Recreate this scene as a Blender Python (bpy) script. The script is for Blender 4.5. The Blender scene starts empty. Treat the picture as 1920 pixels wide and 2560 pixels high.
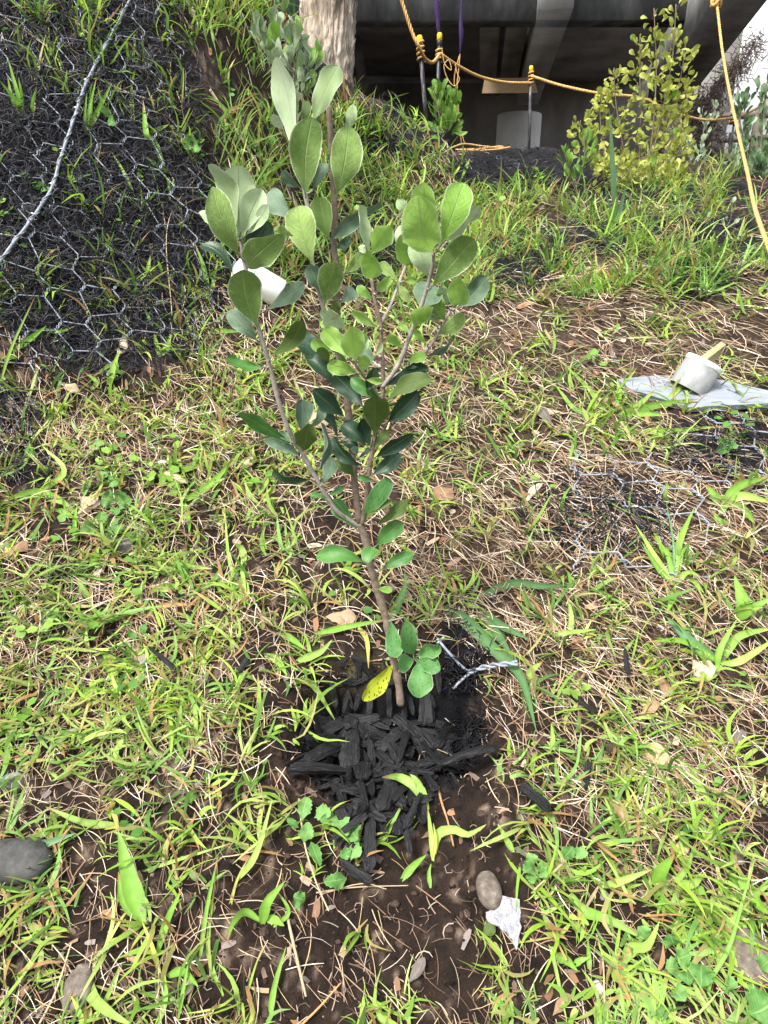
import bpy, math, random
import numpy as np
from mathutils import Vector, Matrix

random.seed(7)
rng = np.random.default_rng(7)
S = bpy.context.scene
COL = S.collection

# ------------------------------------------------------------------ camera, sky, sun, exposure
PITCH = math.radians(21.0)
CAM_Z = 0.54
FPX = 1707.0                       # focal length in pixels of the 1920 x 2560 photograph
cam_d = bpy.data.cameras.new('camera')
cam = bpy.data.objects.new('camera', cam_d); COL.objects.link(cam)
cam.location = (0, 0, CAM_Z)
cam.rotation_euler = (math.radians(90) - PITCH, 0, 0)
cam_d.sensor_fit = 'VERTICAL'; cam_d.sensor_height = 36.0
cam_d.lens = 36.0 * FPX / 2560.0
cam_d.clip_start = 0.02; cam_d.clip_end = 200
S.camera = cam

SUN_EL, SUN_AZ = math.radians(58), math.radians(-140)    # light comes from behind the camera's left shoulder
w = bpy.data.worlds.new('World'); S.world = w; w.use_nodes = True
nt = w.node_tree; nt.nodes.clear()
sky = nt.nodes.new('ShaderNodeTexSky'); sky.sky_type = 'NISHITA'; sky.sun_disc = False
sky.sun_elevation = SUN_EL; sky.sun_rotation = SUN_AZ; sky.dust_density = 4.0; sky.air_density = 1.2
hs = nt.nodes.new('ShaderNodeHueSaturation'); hs.inputs['Saturation'].default_value = 0.35
bg = nt.nodes.new('ShaderNodeBackground'); bg.inputs['Strength'].default_value = 0.15
wo = nt.nodes.new('ShaderNodeOutputWorld')
nt.links.new(sky.outputs[0], hs.inputs['Color']); nt.links.new(hs.outputs[0], bg.inputs[0]); nt.links.new(bg.outputs[0], wo.inputs[0])
sl = bpy.data.lights.new('sun', 'SUN'); sl.energy = 2.6; sl.angle = math.radians(12); sl.color = (1, 0.96, 0.9)
sun = bpy.data.objects.new('sun', sl); COL.objects.link(sun)
sd = Vector((math.sin(SUN_AZ) * math.cos(SUN_EL), math.cos(SUN_AZ) * math.cos(SUN_EL), math.sin(SUN_EL)))
sun.rotation_euler = sd.to_track_quat('Z', 'Y').to_euler()
sun.location = (0, 0, 20)
S.view_settings.view_transform = 'Standard'; S.view_settings.look = 'None'
S.view_settings.exposure = 1.08; S.view_settings.gamma = 1
S.view_settings.use_curve_mapping = False

# ------------------------------------------------------------------ numeric helpers
CP, SP = math.cos(PITCH), math.sin(PITCH)
def rays(px, py):
    px = np.asarray(px, float); py = np.asarray(py, float)
    cx = (px - 960) / FPX; cy = (1280 - py) / FPX
    return np.stack([cx, CP + cy * SP, -SP + cy * CP], -1)
def at(px, py, y):
    """the place in the world seen at a spot of the photograph, y metres ahead"""
    d = rays(px, py); t = np.asarray(y, float) / d[..., 1]
    return d * t[..., None] + np.array([0, 0, CAM_Z])
def at_depth(px, py, dep):
    d = rays(px, py)
    return d * np.asarray(dep, float)[..., None] + np.array([0, 0, CAM_Z])
def project(P):
    P = np.asarray(P, float) - np.array([0, 0, CAM_Z])
    dep = P[..., 1] * CP - P[..., 2] * SP
    dep = np.where(dep < 0.05, 0.05, dep)
    return 960 + FPX * P[..., 0] / dep, 1280 - FPX * (P[..., 1] * SP + P[..., 2] * CP) / dep, dep

_tabs = {}
def vnoise(x, y, scale, seed=0):
    if seed not in _tabs: _tabs[seed] = np.random.default_rng(1000 + seed).random((256, 256))
    T = _tabs[seed]
    X = np.asarray(x) / scale + 71.3; Y = np.asarray(y) / scale + 37.7
    xi = np.floor(X).astype(int); yi = np.floor(Y).astype(int)
    fx = X - xi; fy = Y - yi; fx = fx * fx * (3 - 2 * fx); fy = fy * fy * (3 - 2 * fy)
    a = T[xi % 256, yi % 256]; b = T[(xi + 1) % 256, yi % 256]; c = T[xi % 256, (yi + 1) % 256]; d = T[(xi + 1) % 256, (yi + 1) % 256]
    return (a * (1 - fx) + b * fx) * (1 - fy) + (c * (1 - fx) + d * fx) * fy - 0.5
def nrm(v):
    return v / np.maximum(np.linalg.norm(v, axis=-1, keepdims=True), 1e-9)

# ------------------------------------------------------------------ terrain height
CTRL = [  # column, row, metres ahead
 (960,2560,.42),(960,2140,.56),(960,1720,.76),(960,1300,1.06),(960,1000,1.42),(1000,760,1.86),(1050,620,2.35),(1100,520,3.0),(1150,440,3.9),
 (0,2560,.41),(0,1900,.67),(0,1400,.98),(0,1080,1.28),(300,1020,1.38),(520,900,1.52),(640,760,1.72),
 (1920,2560,.42),(1920,1900,.66),(1920,1400,.97),(1920,1000,1.40),(1600,1000,1.42),(1500,760,1.88),(1920,760,1.85),(1500,610,2.4),(1920,620,2.4),
 (1500,520,3.2),(1920,530,3.3),(1600,440,4.6),(1900,440,4.6),(1800,410,5.6),(1500,395,5.8),
 (0,850,1.42),(0,600,1.56),(0,300,1.74),(0,0,1.95),(300,800,1.55),(300,500,1.74),(300,200,1.93),(300,-100,2.15),
 (480,700,1.68),(560,450,1.9),(520,200,2.05),(500,0,2.2),(640,20,2.5),(700,330,2.3),(760,560,2.1),(860,420,2.7),
 (640,0,2.55),(740,90,2.75),(850,185,3.1),(960,262,3.55),(1060,312,4.1),(1170,372,4.9),
 (1230,378,6.1),(1330,370,6.3),(1440,378,6.3),(1330,430,5.2),(1290,480,4.3),(1420,470,4.4)]
cp = [at(a, b, c) for a, b, c in CTRL]
cp += [np.array(v, float) for v in [
 (-1,-1,-.65),(0,-1,-.62),(1,-1,-.62),(-3,-1,-.6),(3,-1,-.65),(-3,1.0,-.1),(3,1,-.12),(-3,2.2,1.5),(-3,3.5,1.9),(-1.3,3.2,1.5),(-.75,3.4,1.05),(-.3,3.7,.95),
 (-.5,4.6,.8),(0.2,5.6,.75),(-1.5,5,1.2),(4,3,.55),(4,5,.75),(3,6.3,.95),(1.2,7.5,1.1),(3.5,8,1.1),(0,8,.9),(-2,8,1.2),(0,12,1.0),(4,12,1.1),(-3,12,1.2),(7,6,.9),(9,12,1.1),(-5,6,1.8),(-6,12,1.5),(9,2,.3),(-6,1,.4),(0,18,1),(8,18,1),(-6,18,1)]]
cp = np.array(cp)
def _k(r2): return np.sqrt(r2 + 0.10 ** 2)
_A = _k(((cp[:, None, :2] - cp[None, :, :2]) ** 2).sum(-1)) + np.eye(len(cp)) * -0.004
_n = len(cp); _P = np.c_[np.ones(_n), cp[:, :2]]
_M = np.block([[_A, _P], [_P.T, np.zeros((3, 3))]])
_w = np.linalg.solve(_M, np.r_[cp[:, 2], 0, 0, 0])
GX0, GX1, GY0, GY1, GS = -8.0, 12.0, -3.0, 20.0, 0.04
gx = np.arange(GX0, GX1, GS); gy = np.arange(GY0, GY1, GS)
GXX, GYY = np.meshgrid(gx, gy, indexing='ij')
GZ = _w[_n] + _w[_n + 1] * GXX + _w[_n + 2] * GYY
for i in range(_n): GZ += _w[i] * _k((GXX - cp[i, 0]) ** 2 + (GYY - cp[i, 1]) ** 2)
def base_h(x, y):
    X = np.clip((np.asarray(x, float) - GX0) / GS, 0, len(gx) - 1.001); Y = np.clip((np.asarray(y, float) - GY0) / GS, 0, len(gy) - 1.001)
    xi = X.astype(int); yi = Y.astype(int); fx = X - xi; fy = Y - yi
    return (GZ[xi, yi] * (1 - fx) + GZ[xi + 1, yi] * fx) * (1 - fy) + (GZ[xi, yi + 1] * (1 - fx) + GZ[xi + 1, yi + 1] * fx) * fy
PIT = at(990, 1800, .715)
def smooth(a, b, t):
    t = np.clip((t - a) / (b - a), 0, 1); return t * t * (3 - 2 * t)
def H(x, y, fine=True):
    x = np.asarray(x, float); y = np.asarray(y, float)
    z = base_h(x, y)
    # planting pit: shallow hollow with a steep upslope wall, chips spilling downslope
    rx = (x - PIT[0]) / .115; ry = y - PIT[1]
    back = smooth(.085, .045, ry); side = smooth(1.25, .8, np.abs(rx)); front = smooth(-.12, .0, ry)
    z = z - .058 * back * side * front
    z = z + vnoise(x, y, .30, 1) * .03 + vnoise(x, y, .09, 2) * .018
    if fine:
        z = z + vnoise(x, y, .028, 3) * .010 + vnoise(x, y, .011, 4) * .006
    return z
def ground(px, py):
    """point of the terrain seen at a spot of the photograph"""
    px = np.atleast_1d(np.asarray(px, float)); py = np.atleast_1d(np.asarray(py, float))
    d = rays(px, py); d = d / np.linalg.norm(d, axis=-1, keepdims=True)
    ts = np.geomspace(.15, 18, 90)
    lo = np.full(len(px), ts[0]); hi = np.full(len(px), 18.0); done = np.zeros(len(px), bool)
    for a, b in zip(ts[:-1], ts[1:]):
        P = d * b; below = (P[:, 2] + CAM_Z < base_h(P[:, 0], P[:, 1])) & ~done
        lo[below] = a; hi[below] = b; done |= below
    for _ in range(12):
        m = (lo + hi) / 2; P = d * m[:, None]; below = P[:, 2] + CAM_Z < H(P[:, 0], P[:, 1])
        hi = np.where(below, m, hi); lo = np.where(below, lo, m)
    P = d * hi[:, None] + np.array([0, 0, CAM_Z]); P[:, 2] = H(P[:, 0], P[:, 1])
    return P, done
def g1(px, py): return ground(px, py)[0][0]
def gnormal(x, y):
    e = .02
    n = np.stack([-(H(x + e, y, False) - H(x - e, y, False)) / (2 * e), -(H(x, y + e, False) - H(x, y - e, False)) / (2 * e), np.ones_like(np.asarray(x, float))], -1)
    return nrm(n)

def ell(px, py, cx, cy, rx, ry):
    return np.exp(-(((px - cx) / rx) ** 2 + ((py - cy) / ry) ** 2))
def black_mask(px, py):
    m = np.zeros_like(px)
    for a in [(100,300,420,420),(250,700,330,250),(60,60,420,200),(420,600,180,260),(850,560,120,140),(950,640,140,90),(1000,330,160,80),(760,130,90,90),(1320,430,230,70),
              (1560,590,160,50),(1700,480,260,35),(1800,590,120,60),(1330,640,120,60),(1750,700,90,60),(1790,1120,150,90),(1490,1290,190,105),(1150,1660,60,120),(60,1160,110,60),(1000,1850,230,170),(0,1050,120,80),(1300,690,90,50)]:
        m = np.maximum(m, ell(px, py, *a))
    return smooth(.25, .62, m)
def green_mask(px, py):
    m = .42 - .14 * smooth(1850, 2150, py)
    for a in [(1250,520,330,110,.9),(1500,620,420,90,.35),(1100,700,150,120,.4),(1750,640,200,90,.3),(1050,420,140,90,.6),(1300,700,320,160,.5),(560,160,130,220,1.1),(880,240,60,40,-.4),(760,110,70,70,-.6),(650,380,120,150,.5),(300,1500,360,330,.45),(60,1250,260,180,.4),(500,1780,160,250,.3),
              (1700,480,260,90,.7),(1600,2250,260,300,.35),(1450,1020,200,110,.4),(700,1060,260,170,.35),(520,1080,260,90,.4),(900,1030,200,120,.2),(1000,900,180,140,.4),(700,950,200,120,.4),(960,330,110,70,.6),(100,1900,160,260,.2)]:
        m = m + a[4] * ell(px, py, *a[:4])
    for a in [(960,1845,215,180,1.),(1200,2150,190,260,.35),(850,2450,400,240,.26),(560,2250,220,220,.2),(800,1300,110,110,.4),(200,500,380,420,.26),(1300,425,210,60,1.5),(1320,660,170,50,.35),(1700,500,200,30,.3),(1500,1320,360,200,.22),(130,1110,160,60,.4),(450,1090,120,60,.1)]:
        m = m - a[4] * ell(px, py, *a[:4])
    m = m * (.45 + 1.0 * smooth(-.3, .25, vnoise(px, py, 150, 41) + .5 * vnoise(px, py, 60, 42)))
    return np.clip(m, 0, 1.3)
def straw_mask(px, py):
    m = .42 - .14 * smooth(1850, 2150, py)
    for a in [(1500,1380,430,300,.9),(1500,800,450,190,1.0),(1200,880,250,160,.6),(250,1090,330,90,.8),(1150,1080,300,160,.45),(1080,380,150,90,.8),(600,560,160,260,.3),(400,800,150,120,.5),(850,480,200,170,.3),(1000,1050,200,200,.3),(700,900,260,200,.3),(1700,2000,300,300,.4),(200,1500,350,300,.3)]:
        m = m + a[4] * ell(px, py, *a[:4])
    for a in [(960,1845,210,175,1.),(250,400,330,330,.5),(600,200,130,220,.35),(1200,2180,200,300,.25),(1320,430,220,60,.3),(850,2300,400,300,.1)]:
        m = m - a[4] * ell(px, py, *a[:4])
    return np.clip(m, 0, 1.3)

# ------------------------------------------------------------------ mesh helpers
def make_mesh(name, V, F, mat=None, smooth_=True, uv=None, col=None):
    """V (n,3); F: list of faces or an int array of quads/tris"""
    me = bpy.data.meshes.new(name)
    V = np.asarray(V, np.float32)
    if isinstance(F, np.ndarray):
        k = F.shape[1]; nf = len(F)
        me.vertices.add(len(V)); me.vertices.foreach_set('co', V.ravel())
        me.loops.add(nf * k); me.loops.foreach_set('vertex_index', F.astype(np.int32).ravel())
        me.polygons.add(nf); me.polygons.foreach_set('loop_start', np.arange(0, nf * k, k, dtype=np.int32))
        me.polygons.foreach_set('loop_total', np.full(nf, k, np.int32))
        me.update(calc_edges=True)
    else:
        me.from_pydata([tuple(map(float, v)) for v in V], [], F); me.update()
    if smooth_: me.polygons.foreach_set('use_smooth', np.ones(len(me.polygons), bool))
    if uv is not None:
        l = me.uv_layers.new(name='UVMap'); idx = np.empty(len(me.loops), np.int32); me.loops.foreach_get('vertex_index', idx)
        l.data.foreach_set('uv', np.asarray(uv, np.float32)[idx].ravel())
    if col is not None:
        a = me.color_attributes.new('tint', 'FLOAT_COLOR', 'POINT'); c = np.ones((len(V), 4), np.float32); c[:, :3] = col
        a.data.foreach_set('color', c.ravel())
    if mat: me.materials.append(mat)
    return me
def link(name, me, parent=None, loc=None):
    o = bpy.data.objects.new(name, me); COL.objects.link(o)
    if parent is not None: o.parent = parent
    if loc is not None: o.location = loc
    return o
def tag(o, label=None, cat=None, group=None, kind=None):
    if label: o['label'] = label
    if cat: o['category'] = cat
    if group: o['group'] = group
    if kind: o['kind'] = kind
    return o
def empty(name, loc, label, cat, group=None):
    o = bpy.data.objects.new(name, None); COL.objects.link(o); o.location = tuple(map(float, loc)); o.empty_display_size = .02
    return tag(o, label, cat, group)
def part(name, V, F, mat, root, **k):
    V = np.asarray(V, float) - np.array(root.location)
    return link(name, make_mesh(name, V, F, mat, **k), root)
def single(name, V, F, mat, **k):
    V = np.asarray(V, float); c = V.mean(0); 
    return link(name, make_mesh(name, V - c, F, mat, **k), None, tuple(c))

def grid_faces(nu, nv, off=0, close_u=False):
    """nu points across, nv along; index = j*nu+i"""
    i = np.arange(nu if close_u else nu - 1); j = np.arange(nv - 1)
    I, J = np.meshgrid(i, j); I2 = (I + 1) % nu
    return (np.stack([J * nu + I, J * nu + I2, (J + 1) * nu + I2, (J + 1) * nu + I], -1).reshape(-1, 4) + off)
def frames(P):
    P = np.asarray(P, float); T = nrm(np.gradient(P, axis=0))
    up = np.array([0, 0, 1.]) if abs(T[0][2]) < .9 else np.array([1., 0, 0])
    A = np.zeros_like(P); a = np.cross(T[0], up); a /= np.linalg.norm(a)
    for i in range(len(P)):
        a = a - T[i] * a.dot(T[i]); a /= max(np.linalg.norm(a), 1e-9); A[i] = a
    return T, A, np.cross(T, A)
def tube(P, r, sides=8, cap=True, jitter=0, seed=0):
    P = np.asarray(P, float); n = len(P); r = np.broadcast_to(r, (n,)); T, A, B = frames(P)
    an = np.linspace(0, 2 * np.pi, sides, endpoint=False)
    R = r[:, None] * np.ones(sides)
    if jitter: R = R * (1 + jitter * (np.random.default_rng(seed).random((n, sides)) - .5))
    V = (P[:, None] + R[..., None] * (np.cos(an)[None, :, None] * A[:, None] + np.sin(an)[None, :, None] * B[:, None])).reshape(-1, 3)
    F = grid_faces(sides, n, close_u=True)
    if cap:
        V = np.r_[V, P[:1], P[-1:]]; c0, c1 = len(V) - 2, len(V) - 1
        i = np.arange(sides); i2 = (i + 1) % sides
        F = [tuple(f) for f in F.tolist()] + [(c0, int(b), int(a)) for a, b in zip(i, i2)] + [(c1, int(a + (n - 1) * sides), int(b + (n - 1) * sides)) for a, b in zip(i, i2)]
    return V, F
def curve(P, n):
    """smooth resample (Catmull-Rom) of a control polyline"""
    P = np.asarray(P, float); Q = np.r_[[2 * P[0] - P[1]], P, [2 * P[-1] - P[-2]]]
    L = np.r_[0, np.cumsum(np.linalg.norm(np.diff(P, axis=0), axis=1))]; s = np.linspace(0, L[-1], n)
    k = np.clip(np.searchsorted(L, s, side='right') - 1, 0, len(P) - 2); t = ((s - L[k]) / np.maximum(L[k + 1] - L[k], 1e-9))[:, None]
    p0, p1, p2, p3 = Q[k], Q[k + 1], Q[k + 2], Q[k + 3]
    return .5 * (2 * p1 + (p2 - p0) * t + (2 * p0 - 5 * p1 + 4 * p2 - p3) * t ** 2 + (3 * p1 - p0 - 3 * p2 + p3) * t ** 3)
def join(parts):
    V = []; F = []; o = 0
    for v, f in parts:
        V.append(np.asarray(v)); f = f.tolist() if isinstance(f, np.ndarray) else f
        F += [tuple(int(q) + o for q in t) for t in f]; o += len(v)
    return np.concatenate(V), F
def ribbons(P, W, Sd, col):
    """P (n,k,3) centre lines, W (n,k) half widths, Sd (n,k,3) side vectors, col (n,k,3)"""
    n, k, _ = P.shape
    V = np.stack([P - Sd * W[..., None], P + Sd * W[..., None]], 2).reshape(-1, 3)
    C = np.repeat(col, 2, axis=1).reshape(-1, 3)
    b = (np.arange(n) * k * 2)[:, None] + (np.arange(k - 1) * 2)[None]
    F = np.stack([b, b + 1, b + 3, b + 2], -1).reshape(-1, 4)
    return V, F, C
def box(c, s, rz=0, rx=0, ry=0):
    V = np.array([(x, y, z) for x in (-.5, .5) for y in (-.5, .5) for z in (-.5, .5)]) * s
    R = np.array(Matrix.Rotation(rz, 3, 'Z') @ Matrix.Rotation(ry, 3, 'Y') @ Matrix.Rotation(rx, 3, 'X'))
    return V @ R.T + np.array(c), [(0, 1, 3, 2), (4, 6, 7, 5), (0, 4, 5, 1), (2, 3, 7, 6), (0, 2, 6, 4), (1, 5, 7, 3)]

# ------------------------------------------------------------------ materials
def new_mat(name):
    m = bpy.data.materials.new(name); m.use_nodes = True; nt = m.node_tree; nt.nodes.clear()
    return m, nt, (lambda t: nt.nodes.new('ShaderNode' + t)), nt.links.new
def ramp_node(N, stops):
    r = N('ValToRGB'); e = r.color_ramp.elements
    e[0].position, e[0].color = stops[0][0], (*stops[0][1], 1); e[1].position, e[1].color = stops[-1][0], (*stops[-1][1], 1)
    for p, c in stops[1:-1]: x = e.new(p); x.color = (*c, 1)
    return r
def mat_noise(name, stops, scale=10, rough=.8, bump=.3, bscale=None, stretch=(1, 1, 1), spec=.3, detail=6, dist=.002, coord='Object', metal=0, contrast=(.3, .7)):
    m, nt, N, L = new_mat(name)
    tc = N('TexCoord'); mp = N('Mapping'); mp.inputs['Scale'].default_value = stretch
    L(tc.outputs[coord], mp.inputs[0])
    n = N('TexNoise'); n.inputs['Scale'].default_value = scale; n.inputs['Detail'].default_value = detail; n.inputs['Roughness'].default_value = .65
    L(mp.outputs[0], n.inputs['Vector'])
    mr = N('MapRange'); mr.inputs[1].default_value, mr.inputs[2].default_value = contrast; L(n.outputs[0], mr.inputs[0])
    r = ramp_node(N, stops); L(mr.outputs[0], r.inputs[0])
    b = N('BsdfPrincipled'); b.inputs['Roughness'].default_value = rough; b.inputs['Specular IOR Level'].default_value = spec; b.inputs['Metallic'].default_value = metal
    L(r.outputs[0], b.inputs['Base Color'])
    n2 = N('TexNoise'); n2.inputs['Scale'].default_value = bscale or scale * 3; n2.inputs['Detail'].default_value = 5; L(mp.outputs[0], n2.inputs['Vector'])
    bp = N('Bump'); bp.inputs['Strength'].default_value = bump; bp.inputs['Distance'].default_value = dist; L(n2.outputs[0], bp.inputs['Height']); L(bp.outputs[0], b.inputs['Normal'])
    o = N('OutputMaterial'); L(b.outputs[0], o.inputs[0]); return m
def mat_tint(name, rough=.6, trans=0.0, spec=.3, scale=300, var=.25, bump=0):
    m, nt, N, L = new_mat(name)
    a = N('Attribute'); a.attribute_name = 'tint'
    tc = N('TexCoord'); n = N('TexNoise'); n.inputs['Scale'].default_value = scale; n.inputs['Detail'].default_value = 3; L(tc.outputs['Object'], n.inputs['Vector'])
    mr = N('MapRange'); mr.inputs[3].default_value = 1 - var; mr.inputs[4].default_value = 1 + var; L(n.outputs[0], mr.inputs[0])
    mx = N('VectorMath'); mx.operation = 'SCALE'; L(a.outputs['Color'], mx.inputs[0]); L(mr.outputs[0], mx.inputs['Scale'])
    b = N('BsdfPrincipled'); b.inputs['Roughness'].default_value = rough; b.inputs['Specular IOR Level'].default_value = spec; L(mx.outputs[0], b.inputs['Base Color'])
    if bump:
        bn = N('TexNoise'); bn.inputs['Scale'].default_value = 260; bn.inputs['Detail'].default_value = 6; bn.inputs['Roughness'].default_value = .75; L(tc.outputs['Object'], bn.inputs['Vector'])
        bp = N('Bump'); bp.inputs['Strength'].default_value = bump; bp.inputs['Distance'].default_value = .006; L(bn.outputs[0], bp.inputs['Height']); L(bp.outputs[0], b.inputs['Normal'])
    o = N('OutputMaterial')
    if trans:
        t = N('BsdfTranslucent'); L(mx.outputs[0], t.inputs[0]); ms = N('MixShader'); ms.inputs[0].default_value = trans
        L(b.outputs[0], ms.inputs[1]); L(t.outputs[0], ms.inputs[2]); L(ms.outputs[0], o.inputs[0])
    else: L(b.outputs[0], o.inputs[0])
    return m
def mat_leaf(name, c1, c2, rim, rib, rough=.6, trans=.25, sheen=0, spec=.3, bump=.4, specks=0, veins=.5, rimw=.9):
    m, nt, N, L = new_mat(name)
    uv = N('UVMap'); sp = N('SeparateXYZ'); L(uv.outputs[0], sp.inputs[0])
    tc = N('TexCoord'); n = N('TexNoise'); n.inputs['Scale'].default_value = 170; n.inputs['Detail'].default_value = 7; n.inputs['Roughness'].default_value = .7; L(tc.outputs['Object'], n.inputs['Vector'])
    oi = N('ObjectInfo'); ad = N('Math'); ad.operation = 'MULTIPLY_ADD'; ad.inputs[1].default_value = .5; L(oi.outputs['Random'], ad.inputs[0]); L(n.outputs[0], ad.inputs[2])
    mr = N('MapRange'); mr.inputs[1].default_value = .55; mr.inputs[2].default_value = .95; L(ad.outputs[0], mr.inputs[0])
    r = ramp_node(N, [(0, c1), (1, c2)]); L(mr.outputs[0], r.inputs[0])
    ab = N('Math'); ab.operation = 'ABSOLUTE'; L(sp.outputs[0], ab.inputs[0])
    rm = N('MapRange'); rm.inputs[1].default_value = rimw; rm.inputs[2].default_value = min(rimw + .08, 1.0); L(ab.outputs[0], rm.inputs[0])
    m1 = N('MixRGB'); L(rm.outputs[0], m1.inputs[0]); L(r.outputs[0], m1.inputs[1]); m1.inputs[2].default_value = (*rim, 1)
    mr2 = N('MapRange'); mr2.inputs[1].default_value = .07; mr2.inputs[2].default_value = .015; mr2.inputs[4].default_value = .8; L(ab.outputs[0], mr2.inputs[0])
    # side veins: stripes along v + |u|
    va = N('Math'); va.operation = 'MULTIPLY_ADD'; va.inputs[1].default_value = -.28; L(ab.outputs[0], va.inputs[0]); L(sp.outputs[1], va.inputs[2])
    vn = N('Math'); vn.operation = 'MULTIPLY_ADD'; vn.inputs[1].default_value = .06; L(n.outputs[0], vn.inputs[0]); L(va.outputs[0], vn.inputs[2])
    vs = N('Math'); vs.operation = 'MULTIPLY'; vs.inputs[1].default_value = 62; L(vn.outputs[0], vs.inputs[0])
    si = N('Math'); si.operation = 'SINE'; L(vs.outputs[0], si.inputs[0])
    vr = N('MapRange'); vr.inputs[1].default_value = .86; vr.inputs[2].default_value = 1.0; vr.inputs[4].default_value = veins * .6; L(si.outputs[0], vr.inputs[0])
    mxm = N('Math'); mxm.operation = 'MAXIMUM'; L(mr2.outputs[0], mxm.inputs[0]); L(vr.outputs[0], mxm.inputs[1])
    m2 = N('MixRGB'); L(mxm.outputs[0], m2.inputs[0]); L(m1.outputs[0], m2.inputs[1]); m2.inputs[2].default_value = (*rib, 1)
    out = m2.outputs[0]
    bl = N('TexNoise'); bl.inputs['Scale'].default_value = 75; bl.inputs['Detail'].default_value = 4
    off = N('VectorMath'); off.operation = 'ADD'; L(tc.outputs['Object'], off.inputs[0]); L(oi.outputs['Location'], off.inputs[1]); L(off.outputs[0], bl.inputs['Vector'])
    blr = N('MapRange'); blr.inputs[1].default_value = .66; blr.inputs[2].default_value = .74; blr.inputs[4].default_value = .6; L(bl.outputs[0], blr.inputs[0])
    mb = N('MixRGB'); L(blr.outputs[0], mb.inputs[0]); L(out, mb.inputs[1]); mb.inputs[2].default_value = (c1[0] * .8 + .05, c1[1] * .6 + .03, c1[2] * .5, 1); out = mb.outputs[0]
    if specks:
        mp = N('Mapping'); mp.inputs['Scale'].default_value = (1, 1, .3); mp.inputs['Rotation'].default_value = (.4, .3, .5); L(tc.outputs['Object'], mp.inputs[0])
        vo = N('TexVoronoi'); vo.inputs['Scale'].default_value = 300; L(mp.outputs[0], vo.inputs['Vector'])
        sr = N('MapRange'); sr.inputs[1].default_value = .26; sr.inputs[2].default_value = .2; sr.inputs[4].default_value = specks; L(vo.outputs['Distance'], sr.inputs[0])
        m3 = N('MixRGB'); L(sr.outputs[0], m3.inputs[0]); L(out, m3.inputs[1]); m3.inputs[2].default_value = (.012, .012, .01, 1); out = m3.outputs[0]
    b = N('BsdfPrincipled'); b.inputs['Roughness'].default_value = rough; b.inputs['Specular IOR Level'].default_value = spec
    b.inputs['Sheen Weight'].default_value = sheen; b.inputs['Sheen Roughness'].default_value = .4
    L(out, b.inputs['Base Color'])
    bn = N('TexNoise'); bn.inputs['Scale'].default_value = 900; bn.inputs['Detail'].default_value = 3; L(tc.outputs['Object'], bn.inputs['Vector'])
    h = N('Math'); h.operation = 'MULTIPLY_ADD'; h.inputs[1].default_value = -1.5; L(mxm.outputs[0], h.inputs[0]); L(bn.outputs[0], h.inputs[2])
    bp = N('Bump'); bp.inputs['Strength'].default_value = bump; bp.inputs['Distance'].default_value = .0006; L(h.outputs[0], bp.inputs['Height']); L(bp.outputs[0], b.inputs['Normal'])
    t = N('BsdfTranslucent'); L(out, t.inputs[0]); ms = N('MixShader'); ms.inputs[0].default_value = trans
    o = N('OutputMaterial'); L(b.outputs[0], ms.inputs[1]); L(t.outputs[0], ms.inputs[2]); L(ms.outputs[0], o.inputs[0]); return m

M = {}
M['felt'] = mat_leaf('felted_leaf', (.14, .24, .055), (.27, .40, .11), (.54, .62, .40), (.29, .39, .13), rough=.8, trans=.22, sheen=.3, veins=.7, bump=.9)
M['pale'] = mat_leaf('pale_felted_leaf', (.27, .37, .17), (.42, .53, .31), (.45, .52, .38), (.3, .38, .2), rough=.85, trans=.2, sheen=.6, veins=.3)
M['bright'] = mat_leaf('bright_young_leaf', (.19, .37, .05), (.33, .54, .11), (.50, .60, .38), (.27, .42, .13), rough=.65, trans=.35, sheen=.25, veins=.6, bump=.8)
M['dark'] = mat_leaf('dark_glossy_leaf', (.016, .045, .022), (.03, .075, .035), (.08, .13, .07), (.09, .15, .08), rough=.38, trans=.06, spec=.45, veins=.3, rimw=.95)
M['olive'] = mat_leaf('olive_leaf', (.07, .12, .025), (.11, .17, .04), (.16, .21, .09), (.13, .18, .06), rough=.6, trans=.3, veins=.3)
M['blue'] = mat_leaf('bluish_leaf', (.07, .125, .07), (.13, .20, .12), (.2, .28, .2), (.15, .22, .15), rough=.6, trans=.12, sheen=.4, veins=.4)
M['mid'] = mat_leaf('mid_green_leaf', (.05, .16, .03), (.09, .24, .05), (.2, .3, .14), (.15, .28, .09), rough=.42, trans=.22, spec=.4, specks=.0)
M['speck'] = mat_leaf('speckled_leaf', (.07, .20, .05), (.11, .27, .075), (.3, .4, .24), (.14, .26, .1), rough=.5, trans=.2, specks=.45)
M['yellow'] = mat_leaf('yellow_leaf', (.45, .52, .03), (.62, .62, .06), (.55, .6, .1), (.6, .6, .12), rough=.5, trans=.35, specks=.9)
M['shrub_y'] = mat_leaf('yellow_green_leaf', (.36, .42, .07), (.66, .63, .20), (.4, .42, .14), (.45, .45, .2), rough=.6, trans=.35)
M['shrub_g'] = mat_leaf('fresh_green_leaf', (.10, .24, .03), (.2, .36, .06), (.3, .4, .1), (.25, .36, .1), rough=.5, trans=.35)
M['shrub_silver'] = mat_leaf('silvery_leaf', (.20, .30, .14), (.46, .55, .38), (.45, .5, .4), (.35, .42, .3), rough=.7, trans=.2, sheen=.5)
M['shrub_dk'] = mat_leaf('dark_shrub_leaf', (.06, .13, .05), (.16, .24, .12), (.2, .28, .15), (.2, .28, .15), rough=.5, trans=.2)  # own grey-green leaf colour of the bush at the right edge
M['bark'] = mat_noise('young_bark', [(0, (.10, .07, .05)), (1, (.27, .21, .16))], scale=160, rough=.85, bump=.6, dist=.001)
M['felt_bark'] = mat_noise('felted_bark', [(0, (.20, .17, .15)), (1, (.42, .37, .33))], scale=150, rough=.9, bump=.4, dist=.001)
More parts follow.
